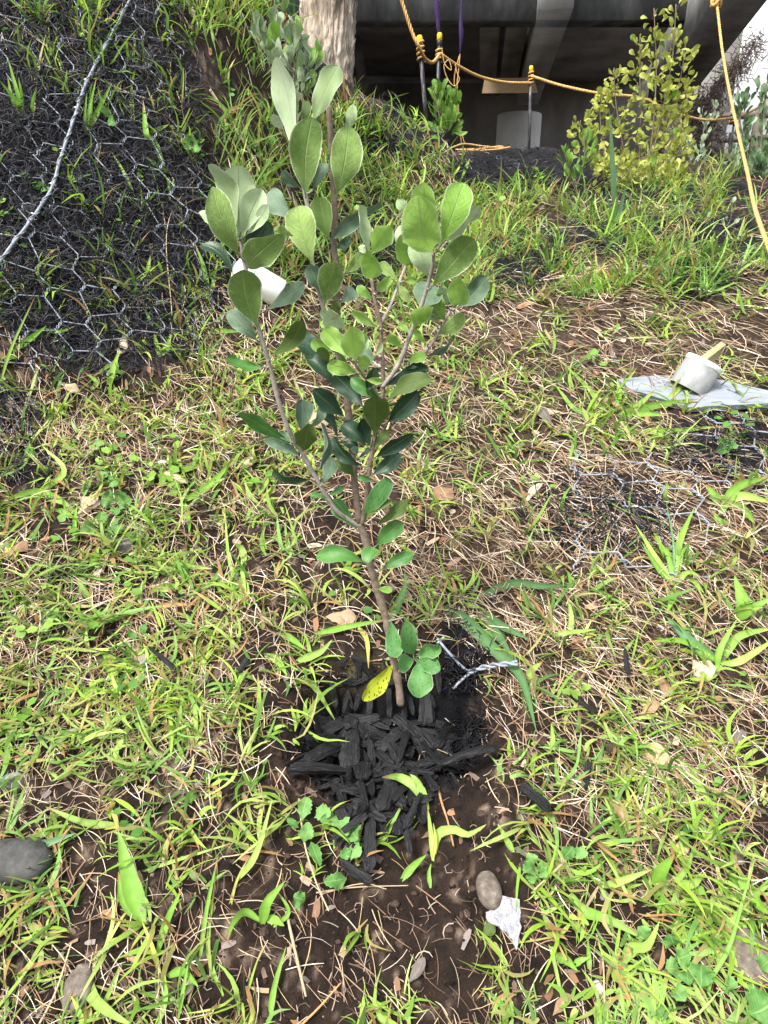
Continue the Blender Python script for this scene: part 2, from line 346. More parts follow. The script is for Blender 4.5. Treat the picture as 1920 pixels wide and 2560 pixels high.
M['twig'] = mat_noise('twig_bark', [(0, (.13, .09, .07)), (1, (.26, .2, .17))], scale=150, rough=.8, bump=.3)
M['blade'] = mat_tint('grass_blade', rough=.5, trans=.4, spec=.35, scale=120, var=.25)
M['straw'] = mat_tint('dry_straw', rough=.7, trans=.1, scale=250)
M['chip'] = mat_noise('charred_bark', [(0, (.003, .003, .0035)), (.6, (.010, .010, .0115)), (1, (.10, .093, .086))], scale=12, stretch=(4, 26, 26), bscale=16, rough=.62, bump=1.0, dist=.004, spec=.35, contrast=(.3, .8))  # black grain; palest stop raised to paint slight highlights on the chips
M['fibre'] = mat_tint('black_fibre', rough=.55, spec=.2, scale=60)
M['wire'] = mat_noise('grey_coated_wire', [(0, (.15, .17, .205)), (1, (.31, .34, .39))], scale=80, rough=.45, bump=.15, spec=.5)

# ------------------------------------------------------------------ ground sheet
vy = np.r_[np.linspace(-3, .1, 14)[:-1], np.geomspace(.24, 20.2, 620) - .14]
nu = 560
u = np.linspace(-1, 1, nu)
Yg, Ug = np.meshgrid(vy, u, indexing='ij')
Xg = Ug * (.30 + .80 * np.maximum(Yg, .25)) * (1 + .2 * Ug ** 2 * 0)
Xg = np.where(np.abs(Ug) > .985, np.sign(Ug) * np.where(Yg > 3, 12, 8) * (np.abs(Ug) - .985) / .015 + Xg, Xg)
Zg = H(Xg, Yg)
Vt = np.stack([Xg, Yg, Zg], -1).reshape(-1, 3)
pxg, pyg, _ = project(Vt)
bm_ = black_mask(pxg, pyg) * (Vt[:, 1] > .1)
n1 = vnoise(Vt[:, 0], Vt[:, 1], .02, 5) + vnoise(Vt[:, 0], Vt[:, 1], .007, 6); n2 = vnoise(Vt[:, 0], Vt[:, 1], .2, 8)
soil = np.array([.030, .019, .0135])[None] * (1 + .9 * n1[:, None]) + np.clip(n1 - .35, 0, 1)[:, None] * np.array([.5, .38, .28])[None]
tan_ = np.array([.075, .05, .034])[None] * (1 + .6 * n1[:, None])
sm = smooth(.55, 1.1, straw_mask(pxg, pyg))[:, None] * .55
blk = np.array([.008, .008, .010])[None] * (1 + .8 * n1[:, None])
c = soil * (1 - sm) + tan_ * sm
moss = ell(pxg, pyg, 850, 1640, 90, 60)[:, None] * smooth(.0, .3, n1)[:, None] * .7
c = c * (1 - moss) + np.array([.05, .075, .015])[None] * moss
c = c * (1 - bm_[:, None]) + blk * bm_[:, None]
Mg = mat_tint('soil', rough=.9, scale=400, var=.5, spec=.2, bump=1.0)
Fg = grid_faces(nu, len(vy))
tag(link('ground', make_mesh('ground', Vt, Fg, Mg, col=np.clip(c, .003, 1))), kind='structure')

# ------------------------------------------------------------------ loose ground cover (uncountable)
def sample(n, mask, x0=-500, x1=2420, y0=-60, y1=3000):
    px = rng.uniform(x0, x1, n); py = rng.uniform(y0, y1, n)
    k = rng.random(n) < mask(px, py); px, py = px[k], py[k]
    P, ok = ground(px, py); ok &= (P[:, 1] < 7.5)
    return P[ok], px[ok], py[ok]

# crumbs of soil and tiny stones
ico = None
def ico_verts():
    t = (1 + 5 ** .5) / 2
    v = np.array([(-1,t,0),(1,t,0),(-1,-t,0),(1,-t,0),(0,-1,t),(0,1,t),(0,-1,-t),(0,1,-t),(t,0,-1),(t,0,1),(-t,0,-1),(-t,0,1)], float)
    f = np.array([(0,11,5),(0,5,1),(0,1,7),(0,7,10),(0,10,11),(1,5,9),(5,11,4),(11,10,2),(10,7,6),(7,1,8),(3,9,4),(3,4,2),(3,2,6),(3,6,8),(3,8,9),(4,9,5),(2,4,11),(6,2,10),(8,6,7),(9,8,1)])
    return nrm(v), f
IV, IF = ico_verts()
P, px, py = sample(22000, lambda a, b: .5 + .5 * ell(a, b, 1100, 2200, 500, 400))
dep = project(P)[2]
r = rng.lognormal(0, .5, len(P)) * .0019 * np.clip(dep, .5, 2.5)
V = (P[:, None] + IV[None] * r[:, None, None] * rng.uniform(.55, 1.35, (len(P), 12, 1)) * rng.uniform(.6, 1.2, (len(P), 1, 3)))
F = (IF[None] + (np.arange(len(P)) * 12)[:, None, None]).reshape(-1, 3)
cc = np.array([.036, .023, .016])[None] * rng.uniform(.4, 1.6, (len(P), 1)); k = rng.random(len(P)) < .05; cc[k] = np.array([.3, .24, .18]) * rng.uniform(.5, 1.4, (k.sum(), 1))
tag(link('soil_crumbs', make_mesh('soil_crumbs', V.reshape(-1, 3), F, Mg, smooth_=False, col=np.repeat(cc, 12, 0))), kind='stuff')

# dry straw
def straw(n, mask, name, Lr=(.02, .075), wd=.00042, lift=.010, pal=None, k=5, azi=None, curl=.18):
    P, px, py = sample(n, mask); n = len(P); dep = project(P)[2]; sc = np.clip(dep, .5, 3.5) ** .75
    az = rng.uniform(0, 2 * np.pi, n)
    if azi is not None:
        q = rng.random(n) < .5; az[q] = azi + rng.normal(0, .5, q.sum())
    L = rng.uniform(*Lr, n) * np.clip(sc, .8, 1.8); s = np.linspace(-.5, .5, k)
    bend = rng.normal(0, curl, n)
    a = az[:, None] + bend[:, None] * s[None] * 3
    st = np.cumsum(np.stack([np.cos(a), np.sin(a)], -1), 1) / k; st -= st.mean(1, keepdims=True)
    nn_ = gnormal(P[:, 0], P[:, 1]); stp = np.clip(nn_[:, 2], .3, 1); L = L * stp
    X = P[:, None, 0] + L[:, None] * st[..., 0]; Y = P[:, None, 1] + L[:, None] * st[..., 1]
    Z = base_h(X, Y) + 0; z0 = H(P[:, 0], P[:, 1]) - base_h(P[:, 0], P[:, 1])
    Z = Z + z0[:, None] + rng.uniform(.001, lift, n)[:, None] * sc[:, None] + rng.normal(0, .25, n)[:, None] * s[None] * L[:, None] * .35 + np.abs(rng.normal(0, .1, n))[:, None] * (.25 - s[None] ** 2) * L[:, None]
    Q = np.stack([X, Y, Z], -1); T = nrm(np.gradient(Q, axis=1))
    face = nrm(np.stack([rng.normal(0, .5, n), rng.normal(-.4, .5, n), np.ones(n)], -1))
    Sd = nrm(np.cross(T, face[:, None]))
    W = np.ones((n, k)) * (wd * rng.uniform(.6, 1.7, n) * sc)[:, None]; W[:, -1] *= .4
    pal = np.array(pal); cc = pal[rng.integers(0, len(pal), n)] * rng.uniform(.6, 1.3, (n, 1))
    V, F, C = ribbons(Q, W, Sd, np.repeat(cc[:, None], k, 1))
    return link(name, make_mesh(name, V, F, M['straw'], col=C))
SP_ = [(.50, .39, .27), (.58, .48, .35), (.42, .29, .19), (.28, .165, .10), (.66, .57, .46), (.44, .34, .18), (.20, .12, .08), (.15, .09, .06)]
tag(straw(72000, lambda a, b: straw_mask(a, b) * (1 - .7 * black_mask(a, b) * (b < 1000)) * (.6 + .7 * smooth(-.25, .3, vnoise(a, b, 90, 31))) * (1 - .62 * smooth(1900, 2080, b) * (.55 + .45 * ell(a, b, 850, 2300, 600, 600))), 'dry_straw', Lr=(.02, .085), pal=SP_, azi=-.9), kind='stuff')
tag(straw(13000, lambda a, b: (.3 + .25 * straw_mask(a, b) * (1 - ell(a, b, 960, 1830, 290, 200))) * (1 - .85 * black_mask(a, b)), 'dead_roots', Lr=(.012, .04), wd=.0005, pal=[(.16, .10, .065), (.24, .165, .12), (.1, .065, .045), (.38, .30, .22)], curl=.7, lift=.004), kind='stuff')
tag(straw(3200, lambda a, b: (.5 * straw_mask(a, b) + .1) * (1 - .85 * black_mask(a, b)), 'brown_litter', Lr=(.012, .035), wd=.0030, pal=[(.22, .13, .08), (.33, .22, .14), (.15, .10, .075), (.42, .32, .22), (.28, .15, .08), (.2, .17, .15)], k=4, lift=.004), kind='stuff')

# black curled fibres of the erosion mat
def fibres(n, mask, name):
    P, px, py = sample(n, mask); n = len(P); k = 7; dep = project(P)[2]; sc = np.clip(dep, .5, 4) ** .8
    nr = gnormal(P[:, 0], P[:, 1])
    e1 = nrm(np.cross(nr, rng.normal(0, 1, (n, 3)))); e2 = np.cross(nr, e1)
    R = rng.uniform(.006, .022, n) * sc; a0 = rng.uniform(0, 6.28, n); da = rng.uniform(1.2, 4.5, n) * rng.choice([-1, 1], n)
    s = np.linspace(0, 1, k); a = a0[:, None] + da[:, None] * s[None]
    Q = P[:, None] + R[:, None, None] * (np.cos(a)[..., None] * e1[:, None] + np.sin(a)[..., None] * e2[:, None]) + (nr[:, None] * (rng.uniform(.001, .017, n)[:, None] * sc[:, None] + np.sin(a * 1.7) * R[:, None] * .35)[..., None])
    T = nrm(np.gradient(Q, axis=1)); face = nrm(nr + rng.normal(0, .5, (n, 3)) + np.array([0, -.6, .2]))
    Sd = nrm(np.cross(T, face[:, None])); W = np.ones((n, k)) * (.0005 * rng.uniform(.7, 1.5, n) * sc)[:, None]
    cc = np.array([.006, .006, .0085])[None] * rng.uniform(.5, 2.2, (n, 1)); h = rng.random(n) < .04; cc[h] = np.array([.06, .065, .08]) * rng.uniform(.6, 1.5, (h.sum(), 1))  # a few fibres coloured paler as painted highlights
    V, F, C = ribbons(Q, W, Sd, np.repeat(cc[:, None], k, 1))
    return link(name, make_mesh(name, V, F, M['fibre'], col=C))
tag(fibres(120000, lambda a, b: .85 * black_mask(a, b) * (1 - np.clip(3 * ell(a, b, 1745, 940, 230, 70), 0, 1)) * (1 - .45 * (b > 1000)) * (1 - np.clip(1.8 * ell(a, b, 960, 1850, 280, 200), 0, 1)) * (1 - .75 * smooth(5.2, 5.5, a * 0)), 'black_fibre_mat'), kind='stuff')

# ------------------------------------------------------------------ grass
GREENS = np.array([(.28, .46, .05), (.21, .39, .05), (.34, .52, .08), (.15, .30, .05), (.40, .52, .14), (.23, .41, .10), (.31, .47, .10), (.12, .25, .05)])
def blades(P, L, wd, az, lean, droop, cc, tipc, k=6):
    n = len(P); s = np.linspace(0, 1, k)[None]
    hx = np.cos(az)[:, None]; hy = np.sin(az)[:, None]
    a = lean[:, None] + droop[:, None] * s ** 1.3           # angle from vertical along the blade
    dl = L[:, None] / (k - 1); h = np.cumsum(np.sin(a) * dl, 1) - np.sin(a[:, :1]) * dl; v = np.cumsum(np.cos(a) * dl, 1) - np.cos(a[:, :1]) * dl
    wob = rng.normal(0, .12, n)[:, None] * np.sin(s * 3.1) * L[:, None]
    X = P[:, :1] + hx * h - hy * wob; Y = P[:, 1:2] + hy * h + hx * wob
    Z = P[:, 2:3] + v - .002
    zg = base_h(X, Y) + .002; Z = np.maximum(Z, zg + .001)
    Q = np.stack([X, Y, Z], -1); T = nrm(np.gradient(Q, axis=1))
    tw = rng.normal(0, .5, n)
    side = np.stack([-np.sin(az + tw), np.cos(az + tw), rng.normal(0, .25, n)], -1)[:, None] * np.ones((1, k, 1))
    side = nrm(side - T * (side * T).sum(-1, keepdims=True))
    W = wd[:, None] * np.clip(.35 + 2.2 * s, 0, 1) * (1 - s ** 2.2) ** .9 + .00012
    t = np.clip((s - tipc[:, None]) / .25, 0, 1)[..., None]
    C = cc[:, None] * (1 - t) + np.array([.42, .30, .10])[None, None] * t
    C = C * (1 - .25 * (1 - s[..., None]) * np.array([0, 0, 0])) 
    base = np.clip(1 - s / .22, 0, 1)[..., None] * .55; C = C * (1 - base) + np.array([.36, .36, .16])[None, None] * base
    return ribbons(Q, W, side, C)
def grass_stuff(name, ntuft, mask, per=(4, 10), Lr=(.03, .085), wr=(.0013, .0034), k=6, leanr=(.2, 1.3), far=1.0):
    P, px, py = sample(ntuft, mask); n = len(P); cnt = rng.integers(per[0], per[1], n); idx = np.repeat(np.arange(n), cnt); m = len(idx)
    dep = project(P)[2]; sc = (np.clip(dep, .5, 5) / .9) ** (.55 * far)
    tc = GREENS[rng.integers(0, len(GREENS), n)] * rng.uniform(.75, 1.2, (n, 1))
    taz = rng.uniform(0, 6.28, n); tl = rng.uniform(*Lr, n) * sc
    off = rng.normal(0, .006, (m, 2)) * sc[idx, None]
    Q = P[idx].copy(); Q[:, :2] += off; Q[:, 2] = H(Q[:, 0], Q[:, 1])
    L = tl[idx] * rng.uniform(.45, 1.15, m); wd = rng.uniform(*wr, m) * sc[idx] ** .8
    az = np.where(rng.random(m) < .5, taz[idx] + rng.normal(0, .7, m), rng.uniform(0, 6.28, m))
    cc = tc[idx] * rng.uniform(.8, 1.2, (m, 1)); tipc = np.where(rng.random(m) < .2, rng.uniform(.35, .95, m), 2)
    y = rng.random(m) < .10; cc[y] = np.array([.38, .36, .12]) * rng.uniform(.7, 1.2, (y.sum(), 1)); y = rng.random(m) < .08; cc[y] = np.array([.42, .24, .11])
    V, F, C = blades(Q, L, wd, az, rng.uniform(*leanr, m), rng.uniform(.2, 1.6, m), cc, tipc, k)
    return tag(link(name, make_mesh(name, V, F, M['blade'], col=C)), kind='stuff')
grass_stuff('green_grass', 8600, lambda a, b: .62 * green_mask(a, b) * (b > 640))
grass_stuff('fine_grass', 3000, lambda a, b: .55 * green_mask(a, b) * (b > 640), per=(5, 12), Lr=(.02, .05), wr=(.0005, .0011), k=5)
grass_stuff('far_grass', 19000, lambda a, b: 1.0 * np.clip(green_mask(a, b) * 1.25 - .12, 0, 1.2) * (b <= 760) * (.22 + 1.15 * smooth(-.22, .2, vnoise(a, b * 2.2, 110, 33) + .5 * vnoise(a, b * 2, 40, 34))) * (1 - .8 * ell(a, b, 200, 400, 420, 420)), per=(5, 11), Lr=(.045, .105), wr=(.0013, .0030), k=5, leanr=(.05, .9))
grass_stuff('tall_grass', 1500, lambda a, b: ell(a, b, 550, 110, 90, 150) + .8 * ell(a, b, 1040, 290, 50, 30), per=(5, 10), Lr=(.06, .14), wr=(.0014, .0028), k=6, leanr=(.0, .5), far=.6)

# low herbs with small rounded leaves
def herbs(n, mask, name):
    P, px, py = sample(n, mask); cnt = rng.integers(4, 11, len(P)); idx = np.repeat(np.arange(len(P)), cnt); m = len(idx)
    dep = project(P)[2]; sc = (np.clip(dep, .5, 4) / .9) ** .7
    Q = P[idx].copy(); Q[:, :2] += rng.normal(0, .013, (m, 2)) * sc[idx, None]; Q[:, 2] = base_h(Q[:, 0], Q[:, 1]) + rng.uniform(.004, .026, m) * sc[idx]
    r = rng.uniform(.003, .0075, m) * sc[idx]; n3 = nrm(np.stack([rng.normal(0, .45, m), rng.normal(-.25, .45, m), np.ones(m)], -1))
    e1 = nrm(np.cross(n3, rng.normal(0, 1, (m, 3)))); e2 = np.cross(n3, e1)
    a = np.linspace(0, 2 * np.pi, 10, endpoint=False); rad = np.array([1, .82, 1.02, .8, .95, .78, .95, .8, 1.02, .82])
    ring = Q[:, None] + r[:, None, None] * rad[None, :, None] * (np.cos(a)[None, :, None] * e1[:, None] * 1.25 + np.sin(a)[None, :, None] * e2[:, None]) + n3[:, None] * (r[:, None] * .22 * np.abs(np.sin(a))[None])[..., None]
    V = np.concatenate([ring, Q[:, None]], 1).reshape(-1, 3)
    b = np.arange(10); f = np.stack([b, (b + 1) % 10, np.full(10, 10)], -1); F = (f[None] + (np.arange(m) * 11)[:, None, None]).reshape(-1, 3)
    cc = (np.array([(.17, .34, .05), (.25, .42, .07), (.11, .27, .05)])[rng.integers(0, 3, len(P))][idx]) * rng.uniform(.75, 1.25, (m, 1))
    return tag(link(name, make_mesh(name, V, F, M['blade'], col=np.repeat(cc, 11, 0))), kind='stuff')
def herb_mask(a, b):
    m = .025 + 0 * a
    for e in [(330,1230,200,110,.6),(640,450,150,200,.5),(1350,2120,90,70,.2),(1750,2440,150,90,.22),(120,600,170,150,.3),(1050,620,130,150,.5),(920,330,120,70,.6),(1300,500,200,80,.3),(900,440,120,70,.7),(520,560,60,60,.6),(60,1600,150,200,.2),(750,1160,90,60,.4)]:
        m = m + e[4] * ell(a, b, *e[:4])
    return m * (1 - np.clip(1.6 * ell(a, b, 960, 1850, 300, 200), 0, 1))
herbs(2600, herb_mask, 'low_weeds')

# ------------------------------------------------------------------ notable grass plants
def blade_mesh(P, wmax, n=12, fold=.35, tipc=None, facing=None):
    C = curve(P, n); T = nrm(np.gradient(C, axis=0)); cp_ = np.array([0, 0, CAM_Z])
    f = nrm(cp_ - C) if facing is None else facing
    sd = nrm(np.cross(T, f)); nn = nrm(np.cross(sd, T)); s = np.linspace(0, 1, n)
    W = (wmax / 2) * np.clip(.3 + 3 * s, 0, 1) * (1 - s ** 2.4) ** .95 * (1 + .05 * np.sin(s * 23)) + .0002
    V = np.stack([C - sd * W[:, None], C - nn * (W * fold)[:, None], C + sd * W[:, None]], 1).reshape(-1, 3)
    return V, grid_faces(3, n)
def gpts(pts, lift=.03, mid=None):
    """polyline over the ground given by photo spots; it leaves the ground towards its end"""
    Q, _ = ground([p[0] for p in pts], [p[1] for p in pts]); c0 = np.array([0, 0, CAM_Z]); out = []
    n = len(pts)
    for i, q in enumerate(Q):
        f = i / (n - 1) if n > 1 else 0; d = np.linalg.norm(q - c0); L = lift * f
        out.append(c0 + (q - c0) * (1 - L / d))
    return np.array(out)
BC = {'g': (.22, .42, .06), 'l': (.34, .52, .11), 'd': (.10, .24, .06), 'y': (.50, .50, .12), 'o': (.48, .27, .12), 's': (.52, .40, .25), 'b': (.13, .27, .12)}
def grass_plant(label, items, conv, name='grass_plant', cat='grass plant', group=None, pname='blade'):
    b0 = conv(items[0][0][0]); root = empty(name, g1(*b0), label, cat, group)
    for pts, wpx, colr, lift in items:
        q = [conv(p) for p in pts]
        if len(q) == 2: q = [q[0], ((q[0][0] + q[1][0]) / 2, (q[0][1] + q[1][1]) / 2), q[1]]
        P = gpts(q, lift); dep = project(P)[2].mean(); wm = wpx * conv.s / FPX * dep
        V, F = blade_mesh(P, wm)
        cc = np.array(BC[colr]); C = np.tile(cc, (len(V), 1)) * rng.uniform(.85, 1.15)
        C[1::3] *= 1.25; C[0::3] *= .88; C *= rng.uniform(.85, 1.12, (len(V), 1))
        if rng.random() < .35: C[-6:] = (.42, .28, .1)
        part(pname, V, F, M['blade'], root, col=C)
    return root
class Conv:
    def __init__(s, x, y, k): s.x, s.y, s.s = x, y, k
    def __call__(s, p): return (s.x + p[0] * s.s, s.y + p[1] * s.s)
R7 = Conv(0, 1900, .5425); Z7 = Conv(700, 1750, .3617); R8 = Conv(1150, 1700, .4641); R6 = Conv(1150, 1100, .4641); Z3 = Conv(650, 1400, .4521); R5 = Conv(0, 1000, .4219); R1 = Conv(0, 0, .4822); ID = Conv(0, 0, 1)
grass_plant('wide bladed bright grass shoot with an orange stem in bare soil at lower left', [
 ([(738,985),(700,860),(655,745)],22,'y',.02), ([(660,750),(600,560),(545,325)],88,'g',.05), ([(655,745),(570,650),(545,515)],42,'g',.03), ([(725,890),(770,740),(842,600)],34,'g',.03), ([(700,830),(650,870),(590,885)],24,'g',.01), ([(738,985),(640,930),(560,900)],34,'o',.005)], R7)
grass_plant('cut pale green grass stem lying across straw near left edge', [([(560,300),(390,288),(210,215)],34,'l',.03), ([(600,300),(560,300),(480,320)],24,'y',.005)], R7)
grass_plant('long grey-green grass blade over dark stone at left edge', [([(-120,520),(60,455),(200,390),(350,338)],62,'b',.015), ([(60,400),(200,340),(320,290)],34,'g',.015)], R7)
grass_plant('long thin grass stem lying flat beside bare soil left of the mulch', [([(650,515),(850,450),(1080,380)],15,'l',.01)], R7)
grass_plant('curled grass shoot with three short blades between soil and bottom edge', [([(1210,760),(1230,660),(1312,560)],50,'g',.04), ([(1205,745),(1130,700),(1075,750),(1045,840)],34,'g',.03), ([(1210,755),(1260,735),(1310,765)],44,'g',.01), ([(1260,770),(1330,700),(1275,600)],20,'g',.02)], R7)
grass_plant('curved pale blade bending along bottom edge left of centre', [([(400,960),(420,1080),(500,1160),(620,1230)],52,'l',.03), ([(560,940),(500,1080),(420,1230)],22,'l',.01)], R7)
grass_plant('upright single blade at the bottom edge below the mulch', [([(1240,1220),(1265,1050),(1318,860)],28,'g',.02)], R7)
grass_plant('pair of narrow upright blades on soil at bottom left', [([(725,1230),(762,1100),(760,990)],26,'g',.01), ([(820,1200),(840,1080),(872,900)],18,'g',.02), ([(765,1000),(840,975),(915,1045)],38,'g',.02)], R7)
grass_plant('long arching blades crossing each other left of the mulch pile', [([(920,940),(950,700),(1005,440)],20,'g',.02), ([(1030,1090),(960,880),(990,560)],20,'g',.01), ([(1090,560),(1180,430),(1255,180)],30,'l',.04), ([(1040,760),(1090,560),(1150,440)],14,'y',.01)], R7)
grass_plant('bright grass shoot with broad folded blades in front of the charred bark chips', [
 ([(1058,1105),(1045,940),(1020,740)],38,'l',.02), ([(1020,760),(960,620),(830,480),(705,455)],80,'l',.06), ([(1000,700),(945,560),(900,405)],62,'l',.05), ([(1065,1060),(1090,930),(1200,895),(1300,930),(1425,860)],66,'l',.03), ([(1055,1090),(1075,980),(1060,850)],26,'y',.02)], Z7)
grass_plant('short leaning blade below the bark chips and left of the oval stone', [([(835,1250),(920,1150),(1012,1040)],55,'g',.03), ([(1040,1300),(1030,1200),(1045,1130)],30,'g',.01)], Z7)
grass_plant('grass blade rising from soil right of the pile beside the small charred stick', [([(290,930),(250,860),(205,775)],34,'l',.02), ([(330,960),(310,1100),(300,1250)],16,'g',.01)], R8)
grass_plant('tiny upright shoot on the brown soil right of the netting edge', [([(480,390),(500,330),(492,235)],30,'l',.03)], R8)
grass_plant('very long green runner stem crossing the straw at lower right', [([(490,-10),(620,130),(800,275),(1080,545)],17,'g',.01), ([(1080,545),(1250,680),(1440,850)],30,'y',.005), ([(1160,380),(1280,560),(1412,785)],48,'g',.01)], R8, name='grass_runner', cat='grass runner')
grass_plant('grass tuft with pale curled blades in the lower right straw', [([(760,1110),(850,1090),(1035,1020)],42,'l',.03), ([(1090,1140),(1075,1050),(1150,970)],76,'g',.04), ([(1140,1110),(1220,1030),(1250,930)],34,'l',.03), ([(1100,1130),(1080,1200),(1060,1280)],24,'g',.02), ([(1150,1100),(1250,1100),(1320,1050)],50,'l',.02), ([(760,1110),(700,1050),(640,1000)],20,'g',.02), ([(750,1105),(700,1190),(650,1260)],16,'s',.01), ([(750,1105),(790,1180),(800,1230)],20,'g',.01)], R8)
grass_plant('curled bright blade looping over a dry stalk near the bottom right', [([(880,1500),(920,1450),(1010,1430),(1075,1300)],58,'l',.05), ([(860,1760),(870,1600),(890,1500)],18,'s',.02), ([(870,1500),(860,1550),(900,1570)],34,'y',.03)], R8)
grass_plant('bent green seed stalk at the right edge near the bottom', [([(1370,1760),(1340,1640),(1450,1440),(1525,1180),(1590,960)],22,'g',.05), ([(1400,1400),(1470,1290),(1560,1190)],34,'l',.03), ([(1560,1100),(1600,1200),(1680,1270)],60,'g',.03)], R8)
grass_plant('wide blade sweeping right with a rusty tip below the white flake', [([(590,1140),(660,1240),(800,1290),(990,1395)],58,'g',.02), ([(1000,1390),(960,1370),(850,1320)],36,'o',.01)], R8)
grass_plant('two short blades and a long yellow stem on soil at bottom right', [([(455,1280),(500,1480),(580,1860)],22,'l',.01), ([(500,1510),(560,1500),(635,1570)],52,'g',.02), ([(600,1300),(640,1330),(690,1350)],44,'g',.01), ([(700,1590),(695,1480),(688,1380)],26,'g',.01), ([(610,1540),(650,1510),(700,1490)],34,'g',.01), ([(470,1340),(450,1250),(430,1180)],20,'g',.01)], R8)
grass_plant('spreading many bladed tuft on straw right of the pit', [([(1150,785),(1060,640),(945,455)],30,'l',.05), ([(1150,780),(1180,560),(1262,365)],40,'g',.06), ([(1150,780),(1150,560),(1110,330)],12,'b',.07), ([(1118,340),(1105,300),(1118,225)],26,'l',.08), ([(1150,780),(1060,680),(975,560)],30,'g',.04), ([(1160,770),(1200,600),(1250,540)],26,'g',.05), ([(1165,780),(1220,715),(1285,725)],30,'l',.04), ([(1200,740),(1260,760),(1315,825)],26,'g',.02), ([(1175,780),(1150,840),(1118,925)],46,'g',.03), ([(1150,780),(1110,640),(1030,510)],26,'g',.05)], R6)
grass_plant('large upright grass with forked broad blades at right edge beside a tan leaf', [([(1385,1250),(1400,1130),(1485,1000)],34,'g',.05), ([(1480,1010),(1530,900),(1478,730)],80,'g',.08), ([(1485,1000),(1570,910),(1690,850)],50,'g',.07), ([(1400,1230),(1500,1060),(1700,1010)],50,'g',.04), ([(1390,1240),(1500,1200),(1700,1110)],40,'l',.03), ([(1395,1245),(1310,1170),(1190,1090),(1000,1088)],38,'g',.03), ([(1400,1250),(1330,1280),(1240,1290)],50,'l',.02), ([(1390,1240),(1260,1120),(1110,950)],66,'b',.03)], R6)
grass_plant('arching grass clump beside a brown leaf at right edge', [([(1400,400),(1440,330),(1500,250),(1680,190)],55,'g',.05), ([(1410,350),(1520,300),(1690,340)],54,'l',.05), ([(1410,340),(1520,370),(1590,450)],46,'g',.04), ([(1420,350),(1370,300),(1330,240)],50,'g',.04), ([(1460,450),(1400,440),(1360,380)],40,'g',.03)], R6)
grass_plant('small yellow green shoot right of the twisted wire end', [([(500,1075),(560,1040),(735,1020)],30,'l',.02), ([(590,1060),(600,970),(585,865)],32,'l',.03), ([(370,1300),(385,1240),(445,1195)],40,'l',.03)], R6)
grass_plant('broad green blade tuft left of the stem above bare soil', [([(260,680),(310,560),(300,700)],20,'g',.01), ([(470,690),(240,560),(0,610)],60,'g',.03), ([(240,560),(380,420),(250,270)],36,'l',.06), ([(150,390),(165,310),(175,240)],40,'l',.04), ([(1040,480),(1010,400),(1005,340)],26,'g',.05), ([(1080,600),(1040,500),(1005,415)],44,'g',.05), ([(1090,600),(1230,510),(1390,355)],46,'g',.05)], R5)
grass_plant('arching pale blade at left between a tan leaf and dry stems', [([(540,1010),(565,920),(585,860)],44,'g',.03), ([(525,1180),(490,1120),(455,1060)],40,'l',.03), ([(450,840),(440,740),(455,620)],28,'g',.03), ([(310,660),(380,670),(440,700)],50,'g',.02), ([(860,1290),(960,1220),(1160,1210)],36,'o',.01)], R5)
grass_plant('yellow green tuft of wide blades left of the planting pit', [([(930,970),(1050,980),(1260,1000)],44,'l',.02), ([(1450,960),(1430,880),(1385,850)],46,'l',.04), ([(1430,1240),(1440,1130),(1430,940)],40,'l',.03), ([(1440,1160),(1360,960),(1330,640)],20,'l',.03), ([(1100,1130),(980,1110),(870,1140)],60,'g',.02), ([(830,1220),(830,1140),(845,1070)],26,'l',.03), ([(1090,600),(1120,720),(1120,790)],34,'g',.02)], R5)
grass_plant('long arching blade reaching right to the sapling stem', [([(160,690),(280,680),(410,740)],36,'l',.02), ([(200,560),(330,510),(400,440)],44,'l',.03), ([(300,440),(500,400),(700,330)],36,'g',.04), ([(540,400),(590,440),(600,600)],30,'y',.02), ([(90,420),(160,460),(260,500)],40,'g',.02), ([(20,520),(100,560),(150,640)],44,'g',.02)], Z3)
for pts, cl, lb in [([(1150,455),(1160,385),(1180,300)],'g','slender grass shoot on the crest of the slope below the hanging cord'), ([(1165,500),(1140,420),(1120,340)],'g','pair of thin grass blades growing at the crest left of the bark mound')]:
    grass_plant(lb, [(pts, 9, cl, .1), ([pts[0], (pts[0][0] + 25, pts[0][1] - 60)], 9, cl, .05)], ID)
# blades standing on the meshed bank
bank = [([(130,600),(90,480),(40,300)],18),([(130,600),(80,520),(0,420)],22),([(120,590),(110,480),(95,400)],14),([(170,600),(170,530),(190,450)],16)]
grass_plant('spiky grass clump on the netted bank at upper left', [(p, w_ * 1.2, 'g', .09) for p, w_ in bank] + [([(100,590),(60,500),(40,400)],20,'l',.06)], R1)
grass_plant('upright grass clump rising through the netting beside the thick wire', [([(450,690),(460,580),(500,400)],16,'g',.07), ([(450,690),(500,590),(580,430)],26,'g',.08), ([(440,690),(440,600),(450,480)],14,'g',.06), ([(460,690),(470,600),(480,520)],16,'l',.05)], R1)
grass_plant('long bent blade hanging down the netted bank', [([(890,900),(820,860),(735,800)],26,'g',.03), ([(850,860),(800,740),(760,700),(742,520)],36,'g',.05), ([(760,700),(820,670),(875,645)],26,'l',.04), ([(690,990),(640,890),(580,790)],18,'l',.03)], R1)
grass_plant('short yellow grass tuft low on the bank behind the white cap', [([(1080,1560),(1060,1400),(1010,1260)],26,'g',.05), ([(1080,1560),(1040,1520),(960,1480)],26,'y',.03), ([(1090,1560),(1110,1440),(1130,1340)],22,'l',.04), ([(800,1470),(770,1400),(780,1320)],26,'l',.04), ([(800,1470),(770,1420),(730,1370)],22,'l',.03)], R1)
